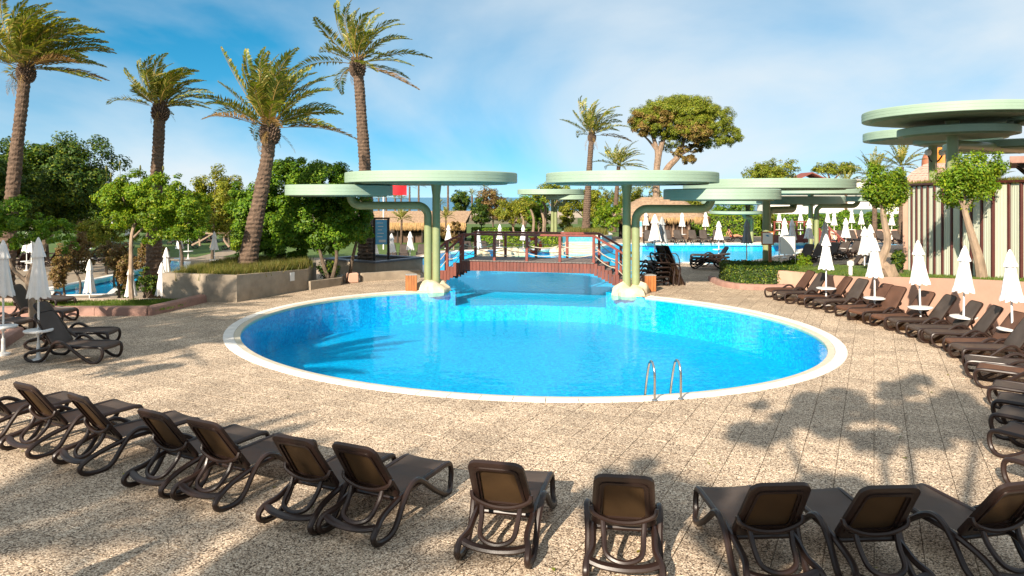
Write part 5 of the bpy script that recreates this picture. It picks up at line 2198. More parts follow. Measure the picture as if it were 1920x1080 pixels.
# bare twigs behind it
tw = thing('bare_shrub', 'leafless pale twigs between the two leafy trees behind the striped wall', 'shrub', (ax(1762, 25.5), 25.5, 3.9))
b = MB()
for k in range(16):
    x = ax(1762 + rg.uniform(-7, 7), 25.5)
    h = rg.uniform(.5, 1.15)
    limb(b, [(x, 25.5, 3.9), (x + rg.uniform(-.1, .1), 25.5, 3.9 + h * .5), (x + rg.uniform(-.25, .25), 25.4, 3.9 + h)], .014, .004, 4, 3)
b.build('stems', M['palebark'], tw)

# big round tree behind the planter
Yb = 30
bl_ = [(ax(610, Yb), Yb, az(345, Yb), 1.25, 1.3, 1.0), (ax(540, Yb), Yb - .5, az(350, Yb), 1.2, 1.2, .95), (ax(490, Yb), Yb - .6, az(400, Yb), 1.0, 1.1, 1.1), (ax(650, Yb), Yb, az(400, Yb), 1.2, 1.3, 1.1), (ax(570, Yb), Yb - .8, az(410, Yb), 1.2, 1.0, 1.0),
       (ax(620, Yb), Yb - .3, az(440, Yb), 1.2, 1.2, .7), (ax(500, Yb), Yb - .5, az(460, Yb), .9, .9, .6), (ax(560, Yb), Yb, az(322, Yb), 1.0, 1.0, .6), (ax(675, Yb), Yb, az(430, Yb), .7, .8, .6), (ax(455, Yb), Yb - .4, az(380, Yb), .5, .6, .8), (ax(545, Yb), Yb - .6, az(465, Yb), .9, .8, .5)]
tree('broad_tree', 'big round deep green tree above the low wall behind the leaning palm', 'tree', (ax(600, Yb), Yb, .1), bl_, 85000, .125, M['leaf_mid'], M['darkbark'], 12, nsub=34,
     trunks=[([(ax(632, Yb), Yb - .9, .2), (ax(640, Yb), Yb - .8, az(480, Yb)), (ax(632, Yb), Yb - .6, az(440, Yb))], .09, .05), ([(ax(627, Yb), Yb - .9, .2), (ax(615, Yb), Yb - .8, az(490, Yb)), (ax(600, Yb), Yb - .6, az(440, Yb))], .10, .05),
             ([(ax(655, Yb), Yb, .2), (ax(662, Yb), Yb, az(480, Yb)), (ax(675, Yb), Yb, az(430, Yb))], .09, .05), ([(ax(580, Yb), Yb, .0), (ax(572, Yb), Yb, az(480, Yb)), (ax(560, Yb), Yb, az(430, Yb))], .12, .06),
             ([(ax(525, Yb), Yb - .5, .6), (ax(530, Yb), Yb - .5, az(470, Yb)), (ax(520, Yb), Yb - .4, az(430, Yb))], .07, .04)])
bs = blobs_ball((-7.45, 29.6, .62), (.75, .6, .45), 5, 31)
tree('shrub', 'dark loose shrub on the low planter wall beneath the big round tree', 'shrub', (-7.45, 29.6, .25), bs, 1500, .10, M['leaf_dark'], M['darkbark'], 31, r=.04)

# thin tree on the small lawn and its neighbours
Yq = 25.0
bl_ = [(ax(235, Yq), Yq, az(372, Yq), .85, .9, .6), (ax(300, Yq), Yq, az(362, Yq), .9, .9, .55), (ax(345, Yq), Yq + .2, az(385, Yq), .8, .9, .55), (ax(280, Yq), Yq - .2, az(400, Yq), .9, .8, .5), (ax(330, Yq), Yq, az(425, Yq), .7, .7, .45), (ax(225, Yq), Yq, az(405, Yq), .6, .7, .5),
       (ax(275, Yq), Yq, az(440, Yq), .45, .5, .35), (ax(255, Yq), Yq, az(342, Yq), .7, .7, .4), (ax(320, Yq), Yq, az(345, Yq), .5, .5, .35)]
Xq, Zq = (lambda x: ax(x, Yq)), (lambda y: az(y, Yq))
TT = tree('leafy_tree', 'leafy tree with a slim curved trunk on the small lawn inside the reddish kerb', 'tree', (Xq(271), Yq - .8, .1), bl_, 26000, .095, M['leaf_bright'], M['palebark'], 15, nsub=22,
     trunks=[([(Xq(273), Yq - .9, .05), (Xq(268), Yq - .8, Zq(525)), (Xq(257), Yq - .4, Zq(480)), (Xq(253), Yq - .2, Zq(440)), (Xq(258), Yq, Zq(405))], .09, .05), ([(Xq(256), Yq - .2, Zq(445)), (Xq(275), Yq, Zq(420)), (Xq(310), Yq, Zq(380))], .045, .015), ([(Xq(257), Yq, Zq(420)), (Xq(240), Yq, Zq(395)), (Xq(228), Yq, Zq(365))], .04, .012)])
for px, yt in ((198, 305), (207, 318), (224, 296), (262, 304), (305, 305)):
    x, zt = ax(px, Yq), az(yt + 12, Yq)
    b = MB()
    limb(b, [(x + rg.uniform(-.1, .1), Yq, 4.0), (x + .03, Yq, (zt + 4.0) / 2), (x + .02, Yq, zt)], .010, .006, 4, 3)
    b.lathe([(.008, -.08), (.04, 0), (.025, .1), (.005, .13)], 6, (x + .02, Yq, zt))
    b.build('seed_stem', M['dryblade'], TT)
Ys = 19.5
bl_ = [(ax(20, Ys), Ys, az(400, Ys), .6, .6, .45), (ax(55, Ys), Ys, az(425, Ys), .55, .6, .4), (ax(15, Ys), Ys - .1, az(445, Ys), .5, .5, .35), (ax(108, Ys), Ys, az(432, Ys), .42, .5, .38), (ax(120, Ys), Ys + .1, az(455, Ys), .3, .4, .28), (ax(-25, Ys), Ys, az(410, Ys), .7, .6, .5)]
Xs, Zs = (lambda x: ax(x, Ys)), (lambda y: az(y, Ys))
tree('shrub', 'bushy shrub with forking tan branches behind the loungers in shade', 'shrub', (Xs(62), Ys, 0), bl_, 11000, .085, M['leaf_mid'], M['palebark'], 18, nsub=18,
     trunks=[([(Xs(62), Ys, -.05), (Xs(60), Ys, Zs(560)), (Xs(53), Ys, Zs(525)), (Xs(62), Ys, Zs(500)), (Xs(72), Ys, Zs(480)), (Xs(100), Ys, Zs(440))], .11, .03), ([(Xs(54), Ys, Zs(530)), (Xs(38), Ys, Zs(518)), (Xs(22), Ys, Zs(500)), (Xs(10), Ys, Zs(460))], .07, .025)])

# trees further back: px of the crown centre, distance, rows of top and bottom, half width in px
BACK = [
    ('pine_tree', 'large dark pine filling the corner behind the tall palm', 'pine', 85, 52, 236, 445, 118, 'leaf_dark', 52000, .27, 14, 'darkbark', -.95),
    ('pine_tree', 'dark pine low behind the bushy shrub', 'pine', -30, 46, 270, 460, 80, 'leaf_dark', 16000, .24, 8, 'darkbark', -.95),
    ('broad_tree', 'yellow green tree between the two windswept palms in the middle distance', 'tree', 398, 46, 318, 442, 58, 'leaf_olive', 13000, .19, 11, 'darkbark', -.95),
    ('broad_tree', 'rounded green tree behind the second windswept palm', 'tree', 340, 42, 362, 450, 55, 'leaf_mid', 11000, .17, 8, 'darkbark', -.95),
    ('shrub', 'brown half bare shrub under the thin leafy tree', 'shrub', 215, 36, 425, 505, 34, 'leaf_brown', 3200, .12, 5, 'darkbark', -.95),
    ('shrub', 'brown tangled shrub beside the dark pine', 'shrub', 160, 44, 420, 480, 30, 'leaf_brown', 2600, .13, 5, 'darkbark', -.95),
    ('shrub', 'dark green shrub behind the curved trunk of the small lawn', 'shrub', 235, 29, 500, 560, 24, 'leaf_dark', 1600, .10, 4, 'darkbark', -.95),
    ('broad_tree', 'bright green tree tucked behind the leaning palm trunk', 'tree', 452, 33, 360, 470, 22, 'leaf_bright', 4200, .13, 5, 'darkbark', -.95),
    ('shrub', 'dense brown creeper on dark stems beyond the small lawn', 'shrub', 222, 28.5, 455, 555, 24, 'leaf_brown', 4200, .10, 6, 'darkbark', -.95),
    ('shrub', 'dark evergreen shrub between the white parasols by the lower pool', 'shrub', 275, 27.2, 500, 560, 20, 'leaf_dark', 2200, .09, 5, 'darkbark', -.95),
    ('shrub', 'olive shrub over the edge of the lower pool by the kerb', 'shrub', 150, 34, 440, 520, 34, 'leaf_brown', 4200, .12, 6, 'darkbark', -.95),
    ('broad_tree', 'dark tree in the wood behind the lower pool', 'tree', 195, 66, 345, 455, 60, 'leaf_dark', 16000, .27, 8, 'darkbark', -.95),
    ('broad_tree', 'green tree in the wood behind the second windswept palm', 'tree', 285, 68, 338, 452, 55, 'leaf_mid', 13000, .26, 8, 'darkbark', -.95),
    ('broad_tree', 'olive tree in the wood towards the leaning palm', 'tree', 430, 70, 345, 445, 45, 'leaf_olive', 9000, .26, 7, 'darkbark', -.95),
    ('broad_tree', 'dark tree low behind the big round tree', 'tree', 520, 72, 350, 450, 55, 'leaf_dark', 10000, .26, 7, 'darkbark', -.95),
    ('shrub', 'brown reedy shrub beside the curved trunk of the small lawn', 'shrub', 285, 33, 440, 520, 26, 'leaf_brown', 3600, .12, 5, 'darkbark', -.95),
    ('shrub', 'brown reedy shrub on the edge of the lower pool', 'shrub', 120, 31, 470, 545, 22, 'leaf_brown', 2400, .11, 5, 'darkbark', -.95),
    ('shrub', 'dark evergreen shrub rising behind the white parasols of the lower pool', 'shrub', 200, 42, 400, 470, 45, 'leaf_olive', 5200, .16, 6, 'darkbark', -.95),
    ('broad_tree', 'yellow olive tree in the far wood over the bridge', 'tree', 1095, 95, 345, 420, 40, 'leaf_olive', 4800, .3, 6, 'darkbark', -1.0),
    ('broad_tree', 'dark tree in the far wood behind the mint posts', 'tree', 1165, 100, 350, 420, 36, 'leaf_mid', 4200, .3, 6, 'darkbark', -1.0),
    ('broad_tree', 'green tree in the far wood behind the yellow olive tree', 'tree', 985, 98, 352, 420, 40, 'leaf_mid', 4800, .3, 6, 'darkbark', -1.0),
    ('broad_tree', 'dark bushy tree beside the far end of the thatched hut', 'tree', 862, 84, 358, 430, 26, 'leaf_dark', 3600, .26, 6, 'darkbark', -1.2),
    ('shrub', 'grey brown shrub mound above the distant lawn', 'shrub', 925, 82, 338, 425, 34, 'leaf_brown', 4200, .26, 6, 'darkbark', -1.2),
    ('broad_tree', 'green tree in front of the grey brown shrub mound', 'tree', 905, 76, 372, 430, 26, 'leaf_dark', 2800, .24, 5, 'darkbark', -1.2),
    ('broad_tree', 'yellow olive tree with spreading crown behind the bridge', 'tree', 965, 73, 366, 428, 40, 'leaf_olive', 5200, .22, 7, 'pinebark', -1.0),
    ('broad_tree', 'green tree behind the small distant canopy post', 'tree', 1010, 72, 380, 425, 26, 'leaf_mid', 3000, .22, 5, 'pinebark', -1.0),
    ('pine_tree', 'low pine crown showing over the distant double canopy', 'pine', 1035, 92, 342, 385, 48, 'needle', 4200, .28, 6, 'pinebark', -1.2),
    ('broad_tree', 'olive tree beside the slim palm trunk', 'tree', 1068, 76, 372, 432, 24, 'leaf_olive', 2800, .22, 5, 'pinebark', -1.0),
    ('broad_tree', 'yellow green tree in the far wood left of the thatched bar', 'tree', 1135, 84, 346, 420, 38, 'leaf_olive', 4200, .25, 6, 'darkbark', -1.0),
    ('shrub', 'bright green bush beside the slim palm in the blue planter', 'shrub', 1137, 60.5, 370, 446, 27, 'leaf_bright', 5200, .17, 6, 'darkbark', .3),
    ('broad_tree', 'yellow green tree rising behind the thatched bar roof', 'tree', 1200, 88, 340, 415, 44, 'leaf_olive', 4600, .26, 6, 'darkbark', -1.0),
    ('broad_tree', 'tree behind the thatched bar at the foot of the umbrella pine', 'tree', 1310, 86, 352, 420, 46, 'leaf_olive', 4600, .26, 6, 'darkbark', -1.0),
    ('broad_tree', 'mid green tree behind the hedge bank next to the far canopy', 'tree', 1370, 80, 372, 425, 34, 'leaf_mid', 3400, .24, 5, 'darkbark', -.3),
    ('pine_tree', 'round yellow brown pine crown above the wide mint disc', 'pine', 1453, 98, 300, 355, 50, 'needle', 7000, .3, 8, 'pinebark', -1.0),
    ('shrub', 'dry golden shrubs on the slope behind the hedge bed', 'shrub', 1440, 70, 400, 430, 30, 'leaf_olive', 2200, .2, 4, 'darkbark', -.3),
    ('leafy_tree', 'small spreading tree in front of the white villa', 'tree', 1590, 74, 390, 412, 15, 'leaf_mid', 1500, .18, 4, 'palebark', -.2),
    ('shrub', 'rounded green shrub by the villa wall behind the bent trunk', 'shrub', 1700, 62, 392, 415, 16, 'leaf_mid', 1800, .15, 4, 'darkbark', -.2),
    ('shrub', 'rounded green shrub between villa and bent trunk', 'shrub', 1640, 64, 398, 412, 16, 'leaf_mid', 1500, .15, 4, 'darkbark', -.2),
    ('shrub', 'bright yellow green bush beside the notice board', 'shrub', 1508, 30.5, 470, 512, 22, 'leaf_bright', 2600, .10, 5, 'darkbark', .0),
    ('shrub', 'dark bush behind the notice board legs', 'shrub', 1478, 31.6, 478, 512, 18, 'leaf_dark', 1600, .10, 4, 'darkbark', .0),
    ('shrub', 'dark shrub at the foot of the striped wall end', 'shrub', 1692, 25.6, 468, 512, 20, 'leaf_dark', 2400, .09, 5, 'darkbark', .8),
    ('shrub', 'dry brown shrub with pale stems beyond the bridge', 'shrub', 850, 58, 415, 455, 22, 'leaf_brown', 2000, .15, 4, 'palebark', -.95),
    ('shrub', 'dry brown shrub among the young palms before the thatched hut', 'shrub', 820, 62, 425, 455, 18, 'leaf_brown', 1500, .15, 4, 'palebark', -.95),
]
for i, (nm, lab, cat, px, Y, yt, yb, hw, mt, n, sz, nb, bark, gz) in enumerate(BACK):
    zt, zb = az(yt, Y), az(yb, Y)
    zb = max(zb, gz + .15)
    c = (ax(px, Y), Y, (zt + zb) / 2)
    rx = hw * Y / FPX
    bb = blobs_ball(c, (rx, rx * .9, (zt - zb) / 2), nb, 100 + i)
    tree(nm, lab, cat, (c[0], Y, gz), bb, int(n * 1.45), sz * .84, M[mt], M[bark], 200 + i, r=max(.05, rx * .05), nsub=20)

# umbrella pine with two leaning stems
Yp = 82
Xp, Zp = (lambda x: ax(x, Yp)), (lambda y: az(y, Yp))
bl_ = [(Xp(1215), Yp, Zp(225), 2.3, 2.6, 1.7), (Xp(1250), Yp, Zp(205), 2.6, 3.0, 1.4), (Xp(1300), Yp, Zp(210), 2.8, 3.0, 1.7), (Xp(1340), Yp, Zp(225), 2.2, 2.6, 1.7), (Xp(1365), Yp - .3, Zp(255), 1.6, 2.0, 1.2), (Xp(1290), Yp - .8, Zp(240), 2.8, 2.4, 1.6), (Xp(1235), Yp - .6, Zp(240), 2.0, 2.2, 1.2),
       (Xp(1330), Yp, Zp(262), 2.0, 2.2, 1.0), (Xp(1262), Yp + .6, Zp(265), 1.5, 1.8, 1.2), (Xp(1192), Yp, Zp(235), 1.0, 1.4, .9), (Xp(1285), Yp, Zp(190), 2.2, 2.4, .7), (Xp(1378), Yp, Zp(245), .8, 1, .6)]
tp = tree('umbrella_pine', 'broad umbrella pine with two leaning stems behind the thatched bar', 'pine', (Xp(1232), Yp, -1), bl_, 120000, .27, M['needle'], M['pinebark'], 77, nsub=80, aspect=.2, spread=.21, shell=.5,
          trunks=[([(Xp(1229), Yp, -1), (Xp(1231), Yp, Zp(330)), (Xp(1233), Yp, Zp(290)), (Xp(1228), Yp, Zp(268)), (Xp(1220), Yp, Zp(240))], .46, .18), ([(Xp(1232), Yp, Zp(310)), (Xp(1238), Yp, Zp(280)), (Xp(1250), Yp, Zp(245)), (Xp(1262), Yp, Zp(215))], .4, .12),
                  ([(Xp(1238), Yp, Zp(345)), (Xp(1252), Yp, Zp(315)), (Xp(1272), Yp, Zp(293)), (Xp(1280), Yp, Zp(270)), (Xp(1285), Yp, Zp(240))], .45, .16), ([(Xp(1275), Yp, Zp(290)), (Xp(1300), Yp, Zp(275)), (Xp(1330), Yp, Zp(255)), (Xp(1350), Yp, Zp(240))], .22, .06),
                  ([(Xp(1233), Yp, Zp(285)), (Xp(1215), Yp, Zp(262)), (Xp(1195), Yp, Zp(245))], .18, .05)])
leaf_cloud('dead_twigs', [(Xp(1290), Yp - .4, Zp(300), 1.0, 1, .55), (Xp(1270), Yp, Zp(285), .8, .8, .6), (Xp(1300), Yp, Zp(278), 1.2, 1, .5)], 2600, .3, M['needle_brown'], 78, tp, aspect=.3)
leaf_cloud('dry_needles', [(Xp(1203), Yp - 1.2, Zp(230), 1.6, 1.4, 1.5), (Xp(1295), Yp - 2.0, Zp(248), 2.2, 1.2, 1.2), (Xp(1235), Yp - 2.0, Zp(222), 1.5, 1.0, 1.1)], 9000, .32, M['needle_brown'], 79, tp, aspect=.3, nsub=40)
Yp = 112
bl_ = [(Xp(1566), Yp, Zp(316), 3.2, 3, .7), (Xp(1545), Yp, Zp(318), 1.8, 2, .6), (Xp(1590), Yp, Zp(320), 1.6, 2, .6)]
tree('umbrella_pine', 'small flat topped umbrella pine above the red roofed house', 'pine', (Xp(1560), Yp, -1), bl_, 4600, .36, M['needle'], M['pinebark'], 81, nsub=22, aspect=.3,
     trunks=[([(Xp(1556), Yp, -1), (Xp(1556), Yp, Zp(345)), (Xp(1552), Yp, Zp(325))], .3, .12), ([(Xp(1556), Yp, Zp(345)), (Xp(1570), Yp, Zp(330)), (Xp(1582), Yp, Zp(320))], .2, .06), ([(Xp(1556), Yp, Zp(340)), (Xp(1540), Yp, Zp(325))], .15, .05)])
# bare spreading trunks on the lower terrace
wt = thing('bare_tree', 'low spreading grey trunks of a sea grape behind the far parasols', 'tree', (ax(392, 50), 50, -.95))
b = MB()
for a_, c_, e_ in (((360, 465), (385, 452), (420, 430)), ((395, 470), (400, 450), (398, 425)), ((430, 468), (420, 450), (445, 430)), ((440, 470), (450, 452), (432, 432)), ((370, 440), (395, 443), (430, 441)), ((375, 466), (372, 445), (358, 428))):
    limb(b, [(ax(q[0], 50), 50, az(q[1] - 5, 50)) for q in (a_, c_, e_)], .09, .04, 6, 4)
b.build('trunk', M['palebark'], wt)
leaf_cloud('crown', blobs_ball((ax(400, 51), 51, az(415, 51)), (2.2, 1.5, .7), 6, 9), 2600, .18, M['leaf_mid'], 9, wt)
# pale trunks in the far wood
for i, (px, y0, y1, Y) in enumerate([(997, 438, 392, 70), (1016, 440, 392, 69), (1019, 412, 378, 70), (978, 430, 400, 72)]):
    t = thing('slim_tree', 'slim pale trunk under the distant trees beside the small canopy, %s of four' % ordinal(i), 'tree trunk', (ax(px, Y), Y, -.95), 0, 'pale trunks by the small canopy')
    b = MB()
    limb(b, [(ax(px, Y), Y, -.95), (ax(px + 4, Y), Y, az((y0 + y1) / 2, Y)), (ax(px - 2, Y), Y, az(y1, Y))], .16, .10, 6, 4)
    b.build('trunk', M['palebark'], t, smooth=True)

# hedges
hb = [(8.75, 28.9), (9.0, 28.3), (9.6, 28.0), (11.4, 27.9), (11.8, 29.2), (11.6, 31.2), (9.2, 31.4), (8.7, 30.2)]
hedge('clipped dark green hedge bed with a reddish kerb around the canopy post', [((p[0] - 10.2) * .93 + 10.2, (p[1] - 29.6) * .9 + 29.6) for p in hb], .05, .82, 11000, .075, M['leaf_dark'], 41)
kp = catmull([(8.6, 30.6, 0), (8.55, 29.0, 0), (8.85, 28.1, 0), (9.5, 27.7, 0), (10.6, 27.62, 0), (11.55, 27.62, 0)], 3)
kerb_line('kerb', 'rounded reddish kerb around the clipped hedge bed', [(p.x, p.y) for p in kp], .26, .22, seg=.9)
hedge('long green hedge bank below the white villa', [(ax(1440, 71), 71), (ax(1720, 70), 70), (ax(1725, 78), 78), (ax(1440, 78), 78)], -.3, 1.75, 12000, .2, M['leaf_mid'], 42)
hedge('bright green hedge bank behind the thatched bar', [(ax(1290, 68), 68), (ax(1425, 68), 68), (ax(1430, 76), 76), (ax(1290, 76), 76)], -.3, 1.85, 9000, .2, M['leaf_bright'], 43)
hedge('bright green low hedge behind the bridge rail', [(ax(945, 63), 63), (ax(1050, 63), 63), (ax(1050, 66), 66), (ax(945, 66), 66)], -.95, .25, 6000, .16, M['leaf_bright'], 44)
hedge('squared green hedge beyond the bridge near the dry shrub', [(ax(900, 64.5), 64.5), (ax(928, 64.5), 64.5), (ax(928, 67), 67), (ax(900, 67), 67)], -.95, .0, 1800, .16, M['leaf_mid'], 45)
hedge('long green hedge across the distant lawn', [(ax(885, 74), 74), (ax(1030, 74), 74), (ax(1030, 77), 77), (ax(885, 77), 77)], -.95, .35, 6000, .18, M['leaf_mid'], 46)

# blue tiled planter of the slim palm
bp_ = thing('blue_planter', 'low blue tiled planter by the lagoon holding the slim palm', 'planter', (ax(1105, 57), 57, 0))
b = MB()
b.prism([(ax(1062, 57), 56.6), (ax(1128, 56), 56.0), (ax(1147, 58.5), 58.5), (ax(1140, 63), 63), (ax(1055, 63), 63)], -.6, .5)
b.build('wall', M['bluetile'], bp_)
b = MB()
b.prism([(ax(1060, 57), 56.5), (ax(1128, 56), 55.9), (ax(1149, 58.5), 58.5), (ax(1142, 63.2), 63.2), (ax(1053, 63.2), 63.2)], .505, .57)
b.build('edge', M['coping'], bp_)
pts = [(rg.uniform(ax(1066, 58), ax(1135, 58)), rg.uniform(57, 62), .57) for _ in range(400)]
blades('grass', 'dry golden ground cover in the blue tiled planter', pts, 5000, .5, M['dryblade'], 15, .03, .6)
# cascade of pale steps into the lagoon
st = thing('lagoon_steps', 'broad pale stone steps falling into the lagoon behind the bridge', 'steps', (4.2, 48, 0))
for k in range(7):
    b = MB()
    Yk = 46.2 + k * .75
    b.box(((ax(1060, Yk) + ax(1112, Yk)) / 2, Yk, -.1 + .06 * k), (ax(1112, Yk) - ax(1060, Yk), .74, .2 + .02 * k), 0, .02)
    b.build('step', M['channel'], st)
for i, (px, py, s_) in enumerate([(960, 478, .55), (945, 480, .5), (972, 478, .4), (1045, 474, .45), (905, 482, .5)]):
    p = at(px, py)
    rock(p.x, p.y, s_, s_ * .8, s_ * .7, 20 + i, 'grey cream boulder on the lagoon bank behind the bridge, %s of five' % ordinal(i))

# ------------------------------------------------------------------ buildings
def thatch_fringe(name, pts, h, n, seed, mat, parent):
    rng = np.random.RandomState(seed)
    P = np.array(pts, dtype=float)
    seg = rng.randint(0, len(P) - 1, n)
    u = rng.uniform(0, 1, n)[:, None]
    base = P[seg] * (1 - u) + P[seg + 1] * u + rng.normal(0, .04, (n, 3))
    d = P[seg + 1] - P[seg]
    d /= np.linalg.norm(d, axis=1)[:, None]
    w = d * .035
    tip = base + np.c_[rng.normal(0, .06, n), rng.normal(-.05, .06, n), -h * rng.uniform(.5, 1.2, n)]
    return fast_mesh(name, np.stack([base - w, base + w, tip], 1), 3, mat, parent)


def build_buildings():
    # long thatched hut
    t = thing('thatched_hut', 'long low thatched hut on the lower terrace towards the sea', 'hut', (ax(790, 70), 70, -.95))
    Y0, Y1 = 70.0, 76.0
    xl, xr = ax(690, Y0), ax(868, Y0)
    zr, ze = 2.15, .95
    b = MB()
    lay = 6
    for k in range(lay):
        f0, f1 = k / lay, (k + 1) / lay
        for y_s, sg in ((Y0, 1), (Y1, -1)):
            ym = (Y0 + Y1) / 2
            ya, yb_ = y_s + (ym - y_s) * f0, y_s + (ym - y_s) * f1
            za, zb_ = ze + (zr - ze) * f0, ze + (zr - ze) * f1
            ex = .9 * f1
            b.quad((xl, ya, za + .10), (xr + .5 * f0 + .2, ya, za + .10), (xr + .5 * f1 + .2, yb_, zb_ + .06), (xl, yb_, zb_ + .06))
            b.quad((xl, ya, za - .02), (xr + .5 * f0 + .2, ya, za - .02), (xr + .5 * f0 + .2, ya, za + .10), (xl, ya, za + .10))
    b.build('roof', M['thatch'], t)
    thatch_fringe('fringe', [(xl, Y0 - .02, ze + .08), (xr + .2, Y0 - .02, ze + .08)], .62, 2600, 3, M['thatchedge'], t)
    b = MB()
    for k in range(8):
        x = xl + .4 + (xr - xl - .8) * k / 7
        b.tube([(x, Y0 + .5, -.95), (x, Y0 + .5, ze)], .09, 6)
    b.build('post', M['dark'], t)
    b = MB()
    b.box(((xl + xr) / 2, Y1 - .4, 0.0), (xr - xl, .15, 1.9))
    b.quad((xr + .15, Y0 + .3, ze), (xr + .15, Y1 - .3, ze), (xr + .5, (Y0 + Y1) / 2, zr), (xr + .5, (Y0 + Y1) / 2, zr))
    b.build('back_wall', M['dark'], t)
    b = MB()
    b.box(((xl + xr) / 2 - 2, Y0 + 1.5, -.45), (5, .6, 1.0))
    b.build('counter', M['reed'], t)
    # thatched bar
    Y0, Y1 = 60.2, 66
    t = thing('thatched_bar', 'round hipped thatched bar at the far edge of the lagoon', 'hut', (ax(1250, 60), 63, 0))
    xl, xr = ax(1160, Y0), ax(1340, Y0)
    ym = (Y0 + Y1) / 2
    rx0, rx1 = ax(1208, ym), ax(1262, ym)
    ze, zr = 1.75, 3.55
    b = MB()
    def ring(f):
        g = f ** .8
        x0, x1 = xl + (rx0 - xl) * f, xr + (rx1 - xr) * f
        y0, y1 = Y0 + (ym - .25 - Y0) * f, Y1 + (ym + .25 - Y1) * f
        r = 1.4 * (1 - f) + .25
        z = ze + (zr - ze) * (1 - (1 - f) ** 1.35)
        out = []
        for cx, cy, a0 in ((x1 - r, y1 - min(r, (y1 - y0) / 2), 0), (x0 + r, y1 - min(r, (y1 - y0) / 2), 90), (x0 + r, y0 + min(r, (y1 - y0) / 2), 180), (x1 - r, y0 + min(r, (y1 - y0) / 2), 270)):
            rr_ = min(r, (y1 - y0) / 2)
            for k in range(5):
                a = math.radians(a0 + 90 * k / 4)
                out.append((cx + r * math.cos(a), cy + rr_ * math.sin(a), z))
        return out
    lay = 7
    for k in range(lay):
        A_, B_ = ring(k / lay), ring((k + 1) / lay)
        n = len(A_)
        for i in range(n):
            j = (i + 1) % n
            up = lambda p, h: (p[0], p[1], p[2] + h)
            b.quad(up(A_[i], .16), up(A_[j], .16), up(B_[j], .08), up(B_[i], .08))
            b.quad(A_[i], A_[j], up(A_[j], .16), up(A_[i], .16))
    top = ring(1.0)
    n0 = len(b.v)
    b.v += [(p[0], p[1], p[2] + .08) for p in top]
    b.f.append(tuple(range(n0, n0 + len(top))))
    b.build('roof', M['thatch'], t)
    e = ring(0)
    thatch_fringe('fringe', [(p[0], p[1], p[2] + .1) for p in e + e[:1]], .5, 3000, 5, M['thatchedge'], t)
    for x in np.linspace(xl + .8, xr - .6, 6):
        b = MB()
        b.tube([(x, Y0 + .9, 0), (x, Y0 + .9, 2.0)], .12, 8)
        b.build('post', M['pinebark'], t, smooth=True)
    b = MB()
    b.box(((xl + ax(1300, Y0)) / 2 + .3, Y0 + 1.2, .6), (ax(1300, Y0) - xl - 1.0, .35, 1.2))
    b.build('counter', M['reed'], t)
    b = MB()
    b.box(((xl + xr) / 2, Y1 - .6, 1.0), (xr - xl - 1.6, .15, 2.1))
    b.build('back_wall', M['dark'], t)
    # menu board by the bar
    t = thing('menu_board', 'pale blue and white board standing before the thatched bar', 'board', (ax(1200, 58.5), 58.5, 0))
    b = MB()
    b.box((ax(1200, 58.5), 58.5, 1.0), (.34, .08, 1.3), 0, .01)
    b.build('board', M['paper'], t)
    b = MB()
    b.box((ax(1200, 58.5), 58.455, 1.4), (.30, .01, .45))
    b.build('printed_top', M['board'], t)

    # white villa
    Y = 92
    t = thing('white_villa', 'modern white villa with flat roofs and greenish glass behind the hedge bank', 'villa', (ax(1600, Y), Y, -.3))
    def blk(nm, p0, p1, yt, yb_, yd, dep, mat):
        z1, z0 = az(yt, yd), az(yb_, yd)
        b = MB()
        x0, x1 = ax(p0, yd), ax(p1, yd)
        b.box(((x0 + x1) / 2, yd + dep / 2, (z0 + z1) / 2), (x1 - x0, dep, z1 - z0), 0, .03)
        return b.build(nm, mat, t)
    blk('wall', 1596, 1700, 338, 430, 94, 8, M['white'])
    w2 = blk('wall', 1440, 1660, 362, 430, 90, 4, M['white'])
    blk('roof_slab', 1436, 1664, 359, 362.5, 89.5, 5, M['grey'])
    blk('roof_slab', 1594, 1704, 335.5, 338.5, 93.6, 9, M['grey'])
    for a_, c_, y0, y1 in ((1532, 1556, 398, 424), (1559, 1585, 398, 424), (1588, 1600, 396, 424), (1466, 1476, 370, 382), (1486, 1496, 370, 382), (1505, 1528, 372, 386)):
        f = blk('window', a_, c_, y0, y1, 89.85, .2, M['grey'])
        z1, z0 = az(y0 + 1, 89.8), az(y1 - 1, 89.8)
        x0, x1 = ax(a_ + 1, 89.8), ax(c_ - 1, 89.8)
        b = MB()
        b.box(((x0 + x1) / 2, 89.8, (z0 + z1) / 2), (x1 - x0, .06, z1 - z0))
        b.build('pane', M['glass'], f)
    blk('balcony_glass', 1600, 1655, 392, 402, 88.6, .1, M['glass'])
    # red roofed house
    Y = 120
    t = thing('red_roof_house', 'distant house with a small red gable roof between the pines', 'house', (ax(1522, Y), Y, -1))
    x0, x1 = ax(1497, Y), ax(1546, Y)
    zt, ze = az(325, Y), az(336, Y)
    b = MB()
    b.box(((x0 + x1) / 2, Y + 2, (ze - 1) / 2), (x1 - x0 - .6, 4, ze + 1))
    b.build('wall', M['white'], t)
    b = MB()
    xm = (x0 + x1) / 2
